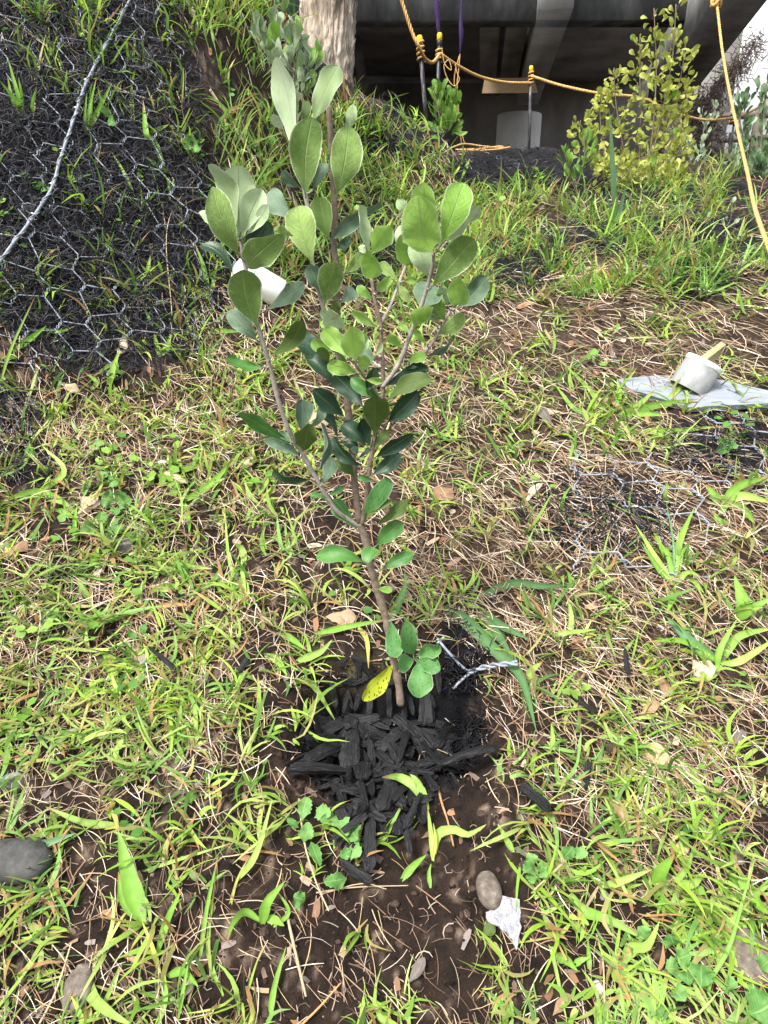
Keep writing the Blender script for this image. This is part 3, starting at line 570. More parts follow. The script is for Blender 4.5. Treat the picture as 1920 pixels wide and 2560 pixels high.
grass_plant('long thin seed stalk leaning over the left edge of the bank', [([(0,1990),(60,1800),(180,1540)],14,'l',.07), ([(60,1820),(150,1760),(240,1690)],34,'g',.05), ([(210,1700),(300,1720),(390,1690)],20,'g',.03)], R1, name='grass_stalk', cat='grass stalk')
grass_plant('broad blade beside the dry stalk behind the shrub', [([(1365,1010),(1400,900),(1510,790)],34,'g',.06), ([(1360,1010),(1370,920),(1420,860)],24,'g',.05)], R1)
grass_plant('blades spreading along the foot of the bank', [([(560,2010),(600,1880),(470,1960)],30,'l',.03), ([(560,2020),(580,1930),(620,1810)],34,'l',.05), ([(830,1850),(810,1780),(800,1730)],30,'l',.04), ([(830,1850),(870,1790),(885,1730)],30,'l',.04), ([(1080,1720),(1160,1715),(1240,1720)],30,'g',.03), ([(470,2020),(500,1980),(440,1930)],26,'l',.03)], R1)

grass_plant('leafy bright tuft growing over the left end of the pointed board', [([(760,1010),(800,900),(790,800)],40,'g',.05), ([(770,1020),(700,960),(610,940)],36,'g',.03), ([(780,1020),(900,960),(1010,860)],40,'l',.05), ([(790,1030),(980,960),(1270,915)],50,'g',.04), ([(780,1030),(860,1100),(960,1110)],46,'g',.02), ([(780,1020),(640,870),(430,660)],26,'g',.04), ([(800,1020),(930,1000),(1080,1010)],44,'g',.03), ([(770,1010),(560,980),(430,830)],28,'g',.03), ([(900,1100),(1100,1100),(1400,1070)],34,'g',.03), ([(1060,980),(1120,880),(1250,760)],30,'l',.05), ([(820,900),(830,840),(900,740)],24,'l',.04)], Conv(1200, 600, .434))
# dry stalks
def stalk(label, pts, wpx, conv=ID, lift=.02, colr='s', name='dry_stalk', group=None):
    P = gpts([conv(p) for p in pts], lift); dep = project(P)[2].mean()
    V, F = tube(curve(P, 24), np.linspace(1, .6, 24) * wpx * conv.s / FPX * dep / 2, 6, jitter=.3, seed=int(pts[0][0]))
    o = single(name, V, F, M['straw'], col=np.tile(np.array(BC[colr]) * rng.uniform(.8, 1.1), (len(V), 1))); return tag(o, label, 'dry stalk', group)
stalk('long straw coloured stalk lying down the bank behind the shrub', [(525,225),(600,340),(680,480)], 9, lift=.03)
stalk('short pale stick caught on the netting of the bank', [(265,205),(320,232),(388,253)], 6, lift=.02)
stalk('thin pale stem crossing the top left corner of the bank', [(0,35),(60,75),(120,118)], 4, lift=.04)
stalk('bleached wood sliver on straw right of the shrub', [(1390,950 + 325),(1330,1278)], 18, lift=0) if False else None
stalk('thin dry stem crossing over the netting to the white cap', [(500,430),(420,560),(430,790)], 3, lift=.03)
stalk('pale stick lying on the slope near the right rope', [(1690,628),(1740,640),(1780,650)], 10)
stalk('pale dead stalk curving down left of the pit', [(830,1230),(870,1480),(950,1660),(1110,1930)], 9, Conv(430, 1180, .35), lift=.02)
stalk('thin brown stem in front of the bark chips', [(215,1320),(245,1560),(310,1780),(380,1940)], 12, Z3, lift=.03)
stalk('dead straw stems lying in a fan below the chips', [(310,1840),(520,1810),(820,1800)], 10, Z3, lift=.01)
stalk('pair of dry stems bent over the chips at the bottom', [(330,1850),(560,1790),(700,1820)], 8, Z3, lift=.02, colr='s')
stalk('thin forked root standing in the mulch', [(1260,485),(1210,370),(1185,290),(1090,240)], 10, Z7, lift=.03)
stalk('small curled root above the broad grass blades', [(935,430),(970,330),(1000,290),(1045,288)], 8, Z7, lift=.03)
stalk('orange dry stem running down beside the shoot', [(1080,510),(1110,680),(1160,840),(1200,1010)], 20, Z7, lift=.01, colr='o')
stalk('brown twig on soil right of the oval stone', [(600,940),(520,1020),(400,1130)], 16, R8, lift=.015)
stalk('long brown straw in the lower right soil', [(740,1340),(770,1500),(778,1740)], 12, R8)
stalk('orange straw lying below the flake', [(480,1300),(520,1400),(575,1510)], 18, R8, colr='o')
stalk('dark red dry stem at the bottom edge', [(1390,1220),(1480,1130),(1570,1030)], 12, R7, colr='o')
stalk('dark stick lying in the bare soil left of the stem', [(560,1230),(480,1290),(400,1390)], 14, Conv(550, 750, .3617), colr='s')
stalk('dry straw leaning at the lower left', [(180,1220),(260,1060),(330,840)], 12, R7)
stalk('pale bent straw left of the single blade', [(1320,700),(1360,880),(1410,1090)], 16, R7)

# ------------------------------------------------------------------ strap leaves lying on the ground (flax)
def strap(label, pts, wpx, conv, colr=(.075, .17, .055), lift=.02):
    P = gpts([conv(p) for p in pts], lift); dep = project(P)[2].mean(); wm = wpx * conv.s / FPX * dep
    V, F = blade_mesh(P, wm, n=20, fold=.25)
    C = np.tile(np.array(colr), (len(V), 1)); C[1::3] = np.array(colr) * 1.5
    return tag(single('flax_leaf', V, F, M['blade'], col=C), label, 'flax leaf', 'cut flax leaves lying right of the pit')
strap('longest cut flax leaf arching down over the twisted wire right of the stem', [(850,200),(1000,275),(1130,335),(1300,500),(1440,640),(1530,950)], 78, Z3, lift=.03)
strap('flax leaf pointing right across the straw above the wire end', [(90,850),(280,810),(450,790),(632,778)], 46, R6)
strap('short flax leaf lying behind the longest one', [(1190,270),(1330,360),(1490,460)], 56, Z3)
strap('flax leaf tip tucked between the two others', [(1190,290),(1300,420),(1405,550)], 60, Z3, lift=.01)
strap('narrow flax leaf by the base of the stem', [(700,380),(745,280),(800,150),(800,60)], 46, Z3, (.09, .19, .06), .04)
up = empty('strap_leaf_plant', g1(1535, 545), 'slim upright strap leaf plant standing on the slope before the yellow shrub', 'strap plant')
for pts, wd in [([(1540,560),(1532,420),(1524,275)], .022), ([(1542,560),(1556,500),(1566,455)], .016), ([(1538,560),(1520,500),(1508,440)], .008), ([(1540,560),(1536,480),(1548,400)], .010)]:
    b = g1(*pts[0]); P = np.array([at(p[0], p[1], b[1] - .02 * i) for i, p in enumerate(pts)]); P[0] = b
    V, F = blade_mesh(P, wd, 14); part('blade', V, F, M['blade'], up, col=np.tile(np.array([.15, .27, .13]), (len(V), 1)))

# ------------------------------------------------------------------ leaves
def leaf_shape(B, Tp, wid, roll=0., bend=.12, cup=.2, nu=7, nv=12, tip=.66, face=None, wave=.0, seed=0, pet=.10):
    """obovate leaf from base point B to tip Tp; face = direction the blade looks"""
    B = np.asarray(B, float); Tp = np.asarray(Tp, float); ax = Tp - B; L = np.linalg.norm(ax); ax = ax / L
    f = nrm((np.array([0, 0, CAM_Z]) - (B + Tp) / 2)) if face is None else np.asarray(face, float)
    f = f - ax * f.dot(ax); f = f / np.linalg.norm(f); sd = np.cross(ax, f)
    c, s_ = math.cos(roll), math.sin(roll); sd, f = sd * c + f * s_, f * c - sd * s_
    v = np.linspace(0, 1, nv); uu = np.linspace(-1, 1, nu)
    vs = 1 - (1 - v) ** 1.5
    vv = np.clip((vs - pet) / (1 - pet), 0, 1)
    prof = np.where(vv < tip, np.sin(np.pi / 2 * np.clip(vv / tip, 0, 1)) ** 1.08, np.clip(1 - (np.clip(vv - tip, 0, 1) / (1 - tip)) ** (2.0 + 1.0 * ((seed * 37 % 10) / 10)), 0, 1) ** .55)
    prof = np.maximum(prof, .05 * (1 - vv)); prof[-1] = .12
    W = wid / 2 * prof
    r = np.random.default_rng(seed); ph = r.uniform(0, 6.28); tw = r.normal(0, .45)
    side_c = r.normal(0, .035); asym = r.normal(0, .06)
    Vv = []
    for j in range(nv):
        cen = B + ax * L * vs[j] + sd * (side_c * L * math.sin(vs[j] * math.pi)) + f * (math.sin(vs[j] * math.pi) * bend * L) - f * (bend * .8 * L * max(0, vs[j] - .7) ** 2 * 4)
        an = tw * (vs[j] - .3); sj = sd * math.cos(an) + f * math.sin(an); fj = f * math.cos(an) - sd * math.sin(an)
        off = -cup * W[j] * uu ** 2 + wave * W[j] * np.sin(ph + vs[j] * 11 + uu * 1.5) * uu ** 2
        edge = 1 + .035 * math.sin(ph + 9 * vs[j]) + .02 * math.sin(ph * 3 + 23 * vs[j]) + asym * uu
        Vv.append(cen + sj * (uu * W[j] * edge)[:, None] - fj * off[:, None])
    V = np.concatenate(Vv); UV = np.stack([np.tile(uu, nv), np.repeat(vs, nu)], -1)
    return V, grid_faces(nu, nv), UV

# ------------------------------------------------------------------ the sapling in the middle
Z1 = Conv(450, 100, .5063); Z2 = Conv(550, 750, .3617)
def br(segs, deps, rad):
    pts = [c_(p) for c_, lst in segs for p in lst]; n = len(pts)
    d = np.interp(np.linspace(0, 1, n), np.linspace(0, 1, len(deps)), deps)
    return np.array([at(p[0], p[1], d[i]) for i, p in enumerate(pts)]), np.array(pts), rad
BR = {
 'main': br([(Z3, [(778,800),(772,740),(765,680),(740,560),(712,400),(690,300),(650,170),(602,0)]), (Z2, [(1040,1800),(1000,1640),(965,1540)])], [.745,.75,.755,.76,.762], (.0050, .0047)),
 'stem': br([(Z2, [(965,1540),(940,1350),(920,1150),(900,900),(880,700),(868,560)]), (Z1, [(785,1560),(778,1400),(775,1280),(768,1100),(760,1010),(765,900),(757,700),(746,500),(735,322)])], [.762,.775,.79,.80,.80], (.0043, .0030)),
 'left': br([(Z2, [(965,1570),(890,1520),(790,1440),(680,1260),(570,1060),(500,950),(420,750),(340,440),(265,190)]), (Z1, [(358,1300),(325,1140),(300,990),(285,930)])], [.762,.745,.72,.70,.69], (.0028, .0020)),
 'inner': br([(Z1, [(785,1560),(750,1430),(710,1330),(685,1230),(655,1110),(645,980),(635,850),(620,770),(590,600),(572,460),(560,315)])], [.785,.77,.765,.77,.78], (.0026, .0022)),
 'right': br([(Z2, [(985,1550),(1010,1400),(1030,1200),(1060,1000),(1085,850),(1112,720),(1128,620),(1122,400)]), (Z1, [(995,1500),(990,1400),(965,1300),(945,1175)])], [.760,.745,.735,.735,.74], (.0032, .0018)),
 'outer': br([(Z1, [(1000,1715),(1080,1600),(1150,1420),(1200,1290),(1245,1130),(1252,1050)])], [.735,.72,.70], (.0026, .0017)),
 'fork': br([(Z1, [(992,1400),(1040,1310),(1085,1190),(1118,1110)])], [.738,.76,.78], (.0018, .0014)),
 'far': br([(Z1, [(1005,1705),(1150,1600),(1220,1530),(1280,1440),(1340,1325)])], [.737,.75,.765], (.0020, .0014)),
 'small': br([(Z2, [(1112,690),(1020,560),(980,510),(920,415)])], [.735,.70,.67], (.0018, .0013)),
 'low': br([(Z3, [(760,640),(800,560),(868,548)])], [.755,.73,.71], (.0014, .0011)),
}
sap = empty('sapling', BR['main'][0][0] + np.array([0, 0, .0]), 'young leafy sapling with grey-green felted oval leaves standing in black mulch', 'sapling')
BO = []
for nme, (P, pp, (r0, r1)) in BR.items():
    n = 60; C = curve(P, n); rr = np.linspace(r0, r1, n) * (1 + .05 * np.sin(np.linspace(0, 50, n)))
    for t_ in np.linspace(.12, .95, 7): rr = rr * (1 + .18 * np.exp(-((np.linspace(0, 1, n) - t_ - .01 * len(nme)) / .012) ** 2))   # leaf scars
    V, F = tube(C, rr, 10, jitter=.10, seed=len(nme))
    BO.append(part('stem' if nme in ('main',) else 'branch', V, F, M['bark'] if nme in ('main', 'stem', 'right') else M['felt_bark'], sap))
allP = np.concatenate([curve(b[0], 80) for b in BR.values()]); apx, apy, _ = project(allP)
LV = {Z1: [
 (285,985,290,640,180,'pale'),(300,980,400,750,115,'pale'),(298,1070,160,750,125,'felt'),(270,960,160,628,62,'pale'),(320,970,430,825,45,'pale'),(240,985,108,848,30,'pale'),
 (325,1085,425,905,125,'dark'),(335,1130,488,975,140,'felt'),(385,1425,312,1148,168,'felt'),(420,1335,608,1210,75,'blue'),(268,1165,115,1012,40,'dark'),(385,1490,245,1345,95,'blue'),
 (442,1570,600,1395,80,'olive'),(420,1615,240,1575,60,'mid'),
 (622,785,652,402,160,'felt'),(770,775,830,442,158,'felt'),(566,575,485,112,88,'pale'),(650,425,775,140,92,'pale'),(610,425,628,305,48,'olive'),(815,450,856,325,55,'pale'),
 (655,745,722,615,62,'blue'),(605,735,505,652,42,'blue'),(556,900,440,752,118,'blue'),(662,1115,585,832,150,'felt'),(737,988,690,785,116,'felt'),(742,992,890,852,62,'blue'),(880,870,990,812,24,'blue'),
 (713,1315,765,1105,130,'felt'),(700,1250,640,1115,80,'blue'),(560,965,470,945,75,'felt'),(768,1032,840,988,50,'blue'),(783,1305,862,1235,72,'blue'),(768,1350,765,1285,52,'olive'),(808,1155,892,1055,55,'felt'),
 (946,1182,928,1052,100,'bright'),(942,1062,1035,922,108,'bright'),(936,1055,890,828,48,'pale'),(915,1060,890,1015,40,'pale'),(955,1290,878,1218,46,'bright'),(975,1245,1035,1172,56,'bright'),(980,1425,855,1338,46,'bright'),
 (1116,1117,1092,972,108,'bright'),(1150,1075,1090,922,92,'pale'),(1082,1195,985,1108,55,'felt'),(1100,1190,1168,1182,36,'bright'),(1078,1200,1125,1290,46,'felt'),
 (1250,1048,1185,793,190,'bright'),(1288,1015,1395,720,150,'bright'),(1215,870,1205,718,125,'bright'),(1135,860,1075,793,56,'pale'),(1308,1005,1470,830,60,'pale'),(1238,1225,1440,995,150,'felt'),
 (1225,1175,1160,995,112,'pale'),(1195,1330,1215,1205,150,'blue'),(1152,1425,1195,1318,122,'bright'),
 (1345,1320,1378,1180,112,'bright'),(1362,1325,1505,1180,104,'blue'),(1312,1385,1262,1255,80,'bright'),(1270,1458,1400,1360,80,'felt'),(1325,1320,1285,1225,62,'pale'),(1285,1400,1232,1335,52,'pale'),
 (1205,1560,1345,1478,34,'blue'),(1125,1590,1212,1560,56,'bright'),(1222,1505,1160,1432,36,'bright'),(1100,1525,1028,1462,50,'bright'),(1140,1445,1085,1400,32,'bright'),
 (864,1588,850,1425,116,'bright'),(835,1572,718,1432,98,'bright'),(752,1430,745,1340,104,'pale'),(795,1425,696,1400,56,'bright'),(765,1535,652,1495,64,'bright'),(878,1645,735,1605,76,'bright'),
 (902,1648,915,1560,64,'bright'),(892,1535,905,1445,62,'bright'),(885,1560,925,1480,40,'pale'),(960,1560,1000,1500,34,'pale'),(775,1500,700,1340,48,'pale')],
 Z2: [
 (1110,690,915,545,95,'mid'),(1000,550,1118,560,52,'bright'),(780,455,535,215,150,'dark'),(800,610,615,395,96,'dark'),(998,755,805,528,138,'dark'),(860,810,655,630,128,'dark'),
 (1128,605,1430,485,92,'dark'),(1140,720,1440,545,100,'olive'),(1148,855,1360,645,138,'dark'),(1066,945,1065,680,185,'olive'),(1045,1020,980,830,96,'dark'),(1012,1005,855,860,128,'dark'),
 (1060,1035,1158,905,78,'olive'),(995,1155,790,960,92,'dark'),(1062,1095,1320,935,100,'dark'),(1045,1215,1232,1065,118,'dark'),(815,965,695,765,48,'dark'),(930,1222,808,1115,88,'olive'),(955,1095,1060,1020,34,'dark'),
 (1060,1250,960,1218,50,'mid'),(985,1485,1160,1250,128,'speck'),(1000,1535,1175,1395,54,'olive'),(1070,1555,1295,1385,82,'olive'),(562,915,570,700,140,'blue'),(600,900,706,740,52,'blue'),
 (572,1050,605,870,150,'olive'),(505,1005,148,790,86,'mid'),(562,1090,325,960,104,'blue'),(495,985,410,915,52,'blue'),(662,1210,705,875,46,'blue'),(705,1275,770,1095,112,'blue'),(640,1240,365,1160,56,'dark'),
 (738,1352,850,1295,48,'mid'),(745,1375,622,1352,38,'mid'),(952,1595,780,1435,76,'mid'),(935,1570,790,1385,66,'mid'),(1070,1708,1250,1545,122,'mid'),(1045,1700,1030,1805,120,'mid'),(1010,1818,682,1770,118,'mid'),
 (1110,1865,1325,1765,96,'mid'),(1085,1995,1185,2010,50,'bright'),(960,1050,880,940,90,'dark'),(880,520,830,380,60,'olive'),(1060,450,985,350,110,'blue'),(1010,620,1075,480,84,'dark'),(760,430,680,340,74,'olive'),(1290,480,1390,440,46,'dark'),(1110,700,1010,620,60,'mid'),(960,1000,930,1060,60,'blue')],
 Z3: [(722,325,752,530,98,'speck'),(852,528,800,362,104,'speck'),(858,540,990,475,86,'speck'),(862,548,988,608,94,'speck'),(862,545,762,572,104,'speck'),(868,560,880,750,138,'speck'),(745,560,578,765,92,'yellow'),(790,310,858,405,36,'olive')]}
k_ = 0
for cv, lst in LV.items():
    for (bx, by, tx, ty, wz, kd) in lst:
        k_ += 1; b = cv((bx, by)); t = cv((tx, ty)); wp = wz * cv.s
        i = np.argmin((apx - b[0]) ** 2 + (apy - b[1]) ** 2); y0 = allP[i, 1]; gap = math.hypot(apx[i] - b[0], apy[i] - b[1])
        up_ = kd in ('dark', 'mid', 'blue', 'speck', 'yellow')
        rs = np.random.default_rng(k_); yb = y0 - (.012 if not up_ else .004) + (.02 if gap > 25 and kd in ('blue', 'pale') else 0)
        Lp = math.hypot(t[0] - b[0], t[1] - b[1]); B = at(b[0], b[1], yb); dep = project(B)[2]
        roll = 0; wid = wp / FPX * dep
        if wp < Lp / 2.5: real = Lp / 2.6; roll = math.acos(min(1, wp / real)) * .85 * rs.choice([-1, 1]); wid = real / FPX * dep
        miss = (max(0, (1.75 * wp) ** 2 - Lp ** 2)) ** .5 / FPX * dep
        sign = 1 if (up_ and ty < by) else -1
        yt = yb + sign * min(miss, .045) + rs.normal(0, .008)
        if kd == 'yellow' or cv is Z3: yt = yb - abs(yt - yb) * .7 - .012
        Tp = at(t[0], t[1], yt); Tp = Tp + (Tp - B) * .05
        bend = rs.uniform(.03, .2) * (1 if not up_ else .9); cup = rs.uniform(.0, .55) if kd != 'dark' else rs.uniform(.25, .7)
        V, F, UV = leaf_shape(B, Tp, wid * .98, roll, bend * rs.choice([1, 1, -.6]), cup, nu=9, nv=17, wave=rs.uniform(.08, .34), seed=k_, tip=rs.uniform(.60, .70), pet=.05)
        o = part('leaf', V, F, M[kd], sap, uv=UV)
        o.parent = BO[i // 80]
        if kd == 'yellow': o['label'] = 'yellow drooping leaf with black specks at the foot of the stem'
        if gap > 6:   # a short petiole reaching back to the twig
            q = curve(np.array([allP[i], (allP[i] + B) / 2 + np.array([0, 0, -.002]), B + (Tp - B) * .06]), 6)
            if gap < 130: vv, ff = tube(q, [.0012, .001, .0009, .0009, .0008, .0007], 5); part('petiole', vv, ff, M['felt_bark'], sap).parent = BO[i // 80]

# ------------------------------------------------------------------ charred bark chips
def chip_mesh(L, wd, th, seed):
    r = np.random.default_rng(seed); n, m = 11, 12
    s = np.linspace(-.5, .5, n); a = np.linspace(0, 2 * np.pi, m, endpoint=False)
    prof = r.uniform(.7, 1.12, m)                       # grooves run the length of the chip
    endw = np.clip(1 - np.abs(s * 2) ** r.uniform(5, 14) * r.uniform(.3, .7), .3, 1) * (1 + r.uniform(-.35, .35) * s * 2)
    bowz = r.uniform(-.06, .06) * L
    V = []
    for j in range(n):
        xs = s[j] * L + (r.normal(0, .045, m) * L if j in (0, n - 1) else 0)
        cs, sn = np.cos(a), np.sin(a); sq = 1 / np.maximum(np.abs(cs), np.abs(sn)) ** .85
        rad = prof * sq * endw[j] * (1 + r.normal(0, .07, m))
        V.append(np.stack([np.broadcast_to(xs, m), cs * rad * wd / 2 + .04 * wd * math.sin(s[j] * 5), sn * rad * th / 2 + bowz * (1 - 4 * s[j] ** 2)], -1))
    V = np.concatenate(V + [[[-L / 2, 0, 0]], [[L / 2, 0, 0]]]); F = [tuple(f) for f in grid_faces(m, n, close_u=True).tolist()]
    c0, c1 = len(V) - 2, len(V) - 1
    F += [(c0, (i + 1) % m, i) for i in range(m)] + [(c1, (n - 1) * m + i, (n - 1) * m + (i + 1) % m) for i in range(m)]
    return V, F
def place_chip(p0, p1, wpx, label, group='charred bark chips in the planting pit', lift=.006, seed=0, th=.42, tilt=0, me=None, sc=1):
    A = g1(*p0); B = g1(*p1); n = gnormal(np.array([(A[0] + B[0]) / 2]), np.array([(A[1] + B[1]) / 2]))[0]
    ax = B - A; L = np.linalg.norm(ax); ax /= L; dep = project((A + B) / 2)[2]; wd = wpx / FPX * dep
    y = np.cross(n, ax); y /= np.linalg.norm(y); z = np.cross(ax, y)
    if me is None: V, F = chip_mesh(L, wd, wd * th, seed); me = make_mesh('bark_chip', V, F, M['chip'], smooth_=False)
    o = link('bark_chip', me)
    Rm = Matrix(((ax[0], y[0], z[0]), (ax[1], y[1], z[1]), (ax[2], y[2], z[2]))).to_4x4()
    c_ = (A + B) / 2 + n * (wd * th * .4 + lift)
    o.matrix_world = Matrix.Translation(Vector(c_)) @ Rm @ Matrix.Rotation(tilt, 4, 'X')
    if sc != 1: o.scale = sc
    return tag(o, label, 'bark chip', group)
CH = [
 (Z7,140,440,440,315,105,'thick black bark chip slanting at the left of the pile above the horizontal one'),(Z7,50,555,435,530,108,'largest horizontal black chip at the left front of the pile'),
 (Z7,575,380,565,655,120,'club shaped black chip standing at the centre front of the pile'),(Z7,515,262,495,400,85,'small square grey-faced chip left of centre in the pile'),
 (Z7,610,490,870,545,78,'flat chip lying just behind the bright grass blade'),(Z7,940,500,1155,472,70,'chip with pale worn face right of the bright grass blades'),
 (Z7,1105,555,1525,425,82,'long black bark stick jutting out right of the pile'),(Z7,725,590,850,835,84,'grey weathered chip pointing downhill below the flat chip'),
 (Z7,810,840,800,965,66,'stubby black chip under the grey weathered one'),(Z7,625,850,605,1205,78,'long vertical charred stick at the bottom of the pile'),
 (Z7,860,910,965,690,42,'narrow charred splinter leaning at the lower right of the pile'),(Z7,370,1010,600,850,48,'thin black stick slanting down at the lower left of the pile'),
 (Z7,290,180,435,85,92,'rounded dark chip at the upper left of the pit'),(Z7,505,0,480,175,95,'broad dark chip standing against the back wall of the pit'),
 (Z7,175,200,235,335,50,'short dark splinter left of the pile under the rounded chip'),(Z7,90,300,310,250,40,'low dark stick at the far left of the pit'),
 (Z7,1080,300,1235,420,62,'brown-faced chip at the right inner edge of the pit'),(Z7,985,300,1100,405,52,'dark chip beside the brown-faced one'),
 (Z7,450,110,480,185,44,'tiny upright chip next to the rounded chip'),(Z7,480,380,470,650,42,'narrow upright stick between the two left chips and the club shaped one'),
 (Z7,355,610,430,745,50,'dark sloping chip under the largest horizontal chip'),(Z7,425,600,455,760,26,'thin splinter beside the dark sloping chip'),
 (Z7,420,790,460,900,80,'dull grey chip end at the lower left of the pile'),(Z7,880,250,820,390,50,'chip pointing uphill in the middle of the pile'),
 (Z7,800,400,870,520,52,'chip half under the flat chip in the middle'),(Z7,0,485,150,400,24,'thin black root-like splinter reaching left from the thick chip'),
 (Z7,560,640,600,830,52,'dark stick below the club shaped chip'),(Z7,850,960,880,1100,40,'dark stick end in the soil below the pile'),(Z7,560,100,640,150,30,'pale-edged splinter high in the pile'),
 (Z7,545,340,720,330,50,'crosswise dark chip behind the club shaped chip'),(Z7,580,150,680,215,40,'brownish chip piece in the upper middle of the pile'),
 (R8,310,610,460,742,56,'lone black stick lying on soil right of the pile'),(R8,690,450,662,600,34,'small charred splinter on straw at the right'),(R8,610,110,705,195,34,'black stick in straw right of the netting edge'),
 (R6,870,1160,885,1295,32,'short black stick upright in the straw right of the wire end'),(R5,910,1530,1060,1660,26,'thin black stick in the grass left of the pile'),(R5,1420,1640,1480,1560,40,'black wedge of bark in the grass left of the pit'),
 (Z3,445,1690,610,1810,52,'dark chip with a grey stone like face below the pile'),(Z3,520,1600,580,1700,38,'dark sunken chip at the foot of the pile')]
for i, (cv, a, b, c2, d, wz, lb) in enumerate(CH):
    place_chip(cv((a, b)), cv((c2, d)), wz * cv.s, lb, lift=.008 + .004 * (i % 4), seed=i + 10, th=.42 if wz > 30 else .8)
tpl = []
for i in range(8):
    V, F = chip_mesh(.03, .0065 * rng.uniform(.8, 1.5), .0035, 200 + i); tpl.append(make_mesh('small_bark_chip', V, F, M['chip'], smooth_=False))
for i in range(250):
    while True:
        x = rng.normal(940, 115); y = rng.normal(1870, 125)
        if ((x - 945) / (230 - .35 * max(0, y - 1850))) ** 2 + ((y - 1890) / 260) ** 2 < 1 and not (x > 1080 and y > 1960): break
    an = rng.uniform(0, 3.14); h = rng.uniform(12, 30)
    o = place_chip((x - math.cos(an) * h, y - math.sin(an) * h), (x + math.cos(an) * h, y + math.sin(an) * h), 10, 'small charred bark splinter mixed into the black mulch pile', 'small bark splinters in the mulch', lift=rng.uniform(.001, .012), me=tpl[i % 8])
    s_ = rng.uniform(.5, 1.5); o.scale = (s_ * 1.1, s_ * rng.uniform(.7, 1.5), s_); o.rotation_euler.rotate_axis('Y', rng.normal(0, .25))
# fine mulch dust and slivers (pit and bark mound)
def slivers(n, mask, name, Lr, wd):
    P, px, py = sample(n, mask); n = len(P); dep = project(P)[2]; sc = np.clip(dep / .8, .8, 5) ** .75
    az = rng.uniform(0, 6.28, n); d = np.stack([np.cos(az), np.sin(az), rng.normal(0, .35, n)], -1); L = rng.uniform(*Lr, n) * sc
    n3 = nrm(np.stack([rng.normal(0, .4, n), rng.normal(-.3, .4, n), np.ones(n)], -1)); s3 = nrm(np.cross(d, n3)); t3 = nrm(np.cross(s3, d)); W = wd * rng.uniform(.5, 1.6, n) * sc
    c0 = P + np.array([0, 0, 1.]) * (rng.uniform(0, .006, n) * sc)[:, None]
    V = np.stack([c0 - d * L[:, None] / 2, c0 - s3 * W[:, None], c0 + t3 * W[:, None] * .8, c0 + s3 * W[:, None], c0 + d * L[:, None] / 2], 1).reshape(-1, 3)
    f = np.array([(0, 1, 2), (0, 2, 3), (4, 2, 1), (4, 3, 2), (0, 3, 1), (4, 1, 3)]); F = (f[None] + (np.arange(n) * 5)[:, None, None]).reshape(-1, 3)
    cc = np.array([.007, .007, .0085])[None] * rng.uniform(.5, 2.5, (n, 1)); h = rng.random(n) < (.02 if wd < .001 else .10); cc[h] = np.array([.2, .16, .11]) * rng.uniform(.5, 1.3, (h.sum(), 1))
    return tag(link(name, make_mesh(name, V, F, M['fibre'], smooth_=False, col=np.repeat(cc, 5, 0))), kind='stuff')
slivers(60000, lambda a, b: smooth(.25, .7, ell(a, b, 950, 1850, 250, 190)) , 'fine_mulch', (.005, .014), .0009)
slivers(60000, lambda a, b: smooth(.3, .6, ell(a, b, 1320, 430, 240, 75)), 'mound_mulch', (.008, .02), .0013)

# ------------------------------------------------------------------ stones, flakes, dead leaves
def blob(label, px_, py_, rx, ry, rz_px, mat, name='stone', cat='stone', rot=0, seed=0, sub=3, amp=.06, lift=0.4, group=None):
    import bmesh
    bm = bmesh.new(); bmesh.ops.create_icosphere(bm, subdivisions=sub, radius=1)
    V = np.array([v.co[:] for v in bm.verts]); F = [tuple(v.index for v in f.verts) for f in bm.faces]; bm.free()
    r = np.random.default_rng(seed)
    off = sum(np.sin(V @ r.normal(0, 2.2 * (i + 1), 3) + r.uniform(0, 6)) * amp / (i + 1) for i in range(5))
    V = V * (1 + off[:, None])
    G = g1(px_, py_); dep = project(G)[2]; s = dep / FPX
    n = gnormal(np.array([G[0]]), np.array([G[1]]))[0]
    e1 = np.array([1., 0, 0]); e1 = nrm(e1 - n * e1.dot(n)); e2 = np.cross(n, e1)
    a1 = e1 * math.cos(rot) + e2 * math.sin(rot); a2 = -e1 * math.sin(rot) + e2 * math.cos(rot)
    W = V[:, :1] * rx * s * a1 + V[:, 1:2] * ry * s * a2 + V[:, 2:] * rz_px * s * n
    o = link(name, make_mesh(name, W, F, mat), None, tuple(G + n * rz_px * s * lift)); return tag(o, label, cat, group)
M['stone'] = mat_noise('brown_stone', [(0, (.07, .055, .045)), (.6, (.15, .125, .10)), (1, (.26, .22, .18))], scale=120, rough=.8, bump=.5, dist=.0015)
M['stone_y'] = mat_noise('ochre_stone', [(0, (.38, .26, .12)), (1, (.6, .46, .27))], scale=90, rough=.85, bump=.5)
M['stone_d'] = mat_noise('dark_stone', [(0, (.03, .03, .028)), (1, (.09, .09, .085))], scale=60, rough=.8, bump=.5)
M['clod'] = mat_noise('soil_clod', [(0, (.03, .019, .014)), (1, (.09, .06, .045))], scale=150, rough=.95, bump=1, dist=.003)
M['grey_stone'] = mat_noise('grey_stone', [(0, (.14, .14, .15)), (1, (.3, .31, .33))], scale=80, rough=.7, bump=.4)
M['white'] = mat_noise('white_chalk', [(0, (.38, .35, .34)), (1, (.72, .68, .66))], scale=200, rough=.6, bump=.8)
blob('oval grey-brown pebble resting against the silver flake', 1222, 2232, 31, 47, 27, M['stone'], rot=.15, seed=3, amp=.02, lift=.6)
blob('ochre lumpy stone in the straw at lower right', 1640, 1890, 26, 33, 16, M['stone_y'], rot=.3, seed=4, amp=.09)
blob('dark blurred stone at the left edge under the long blade', 50, 2160, 90, 62, 40, M['stone_d'], seed=5)
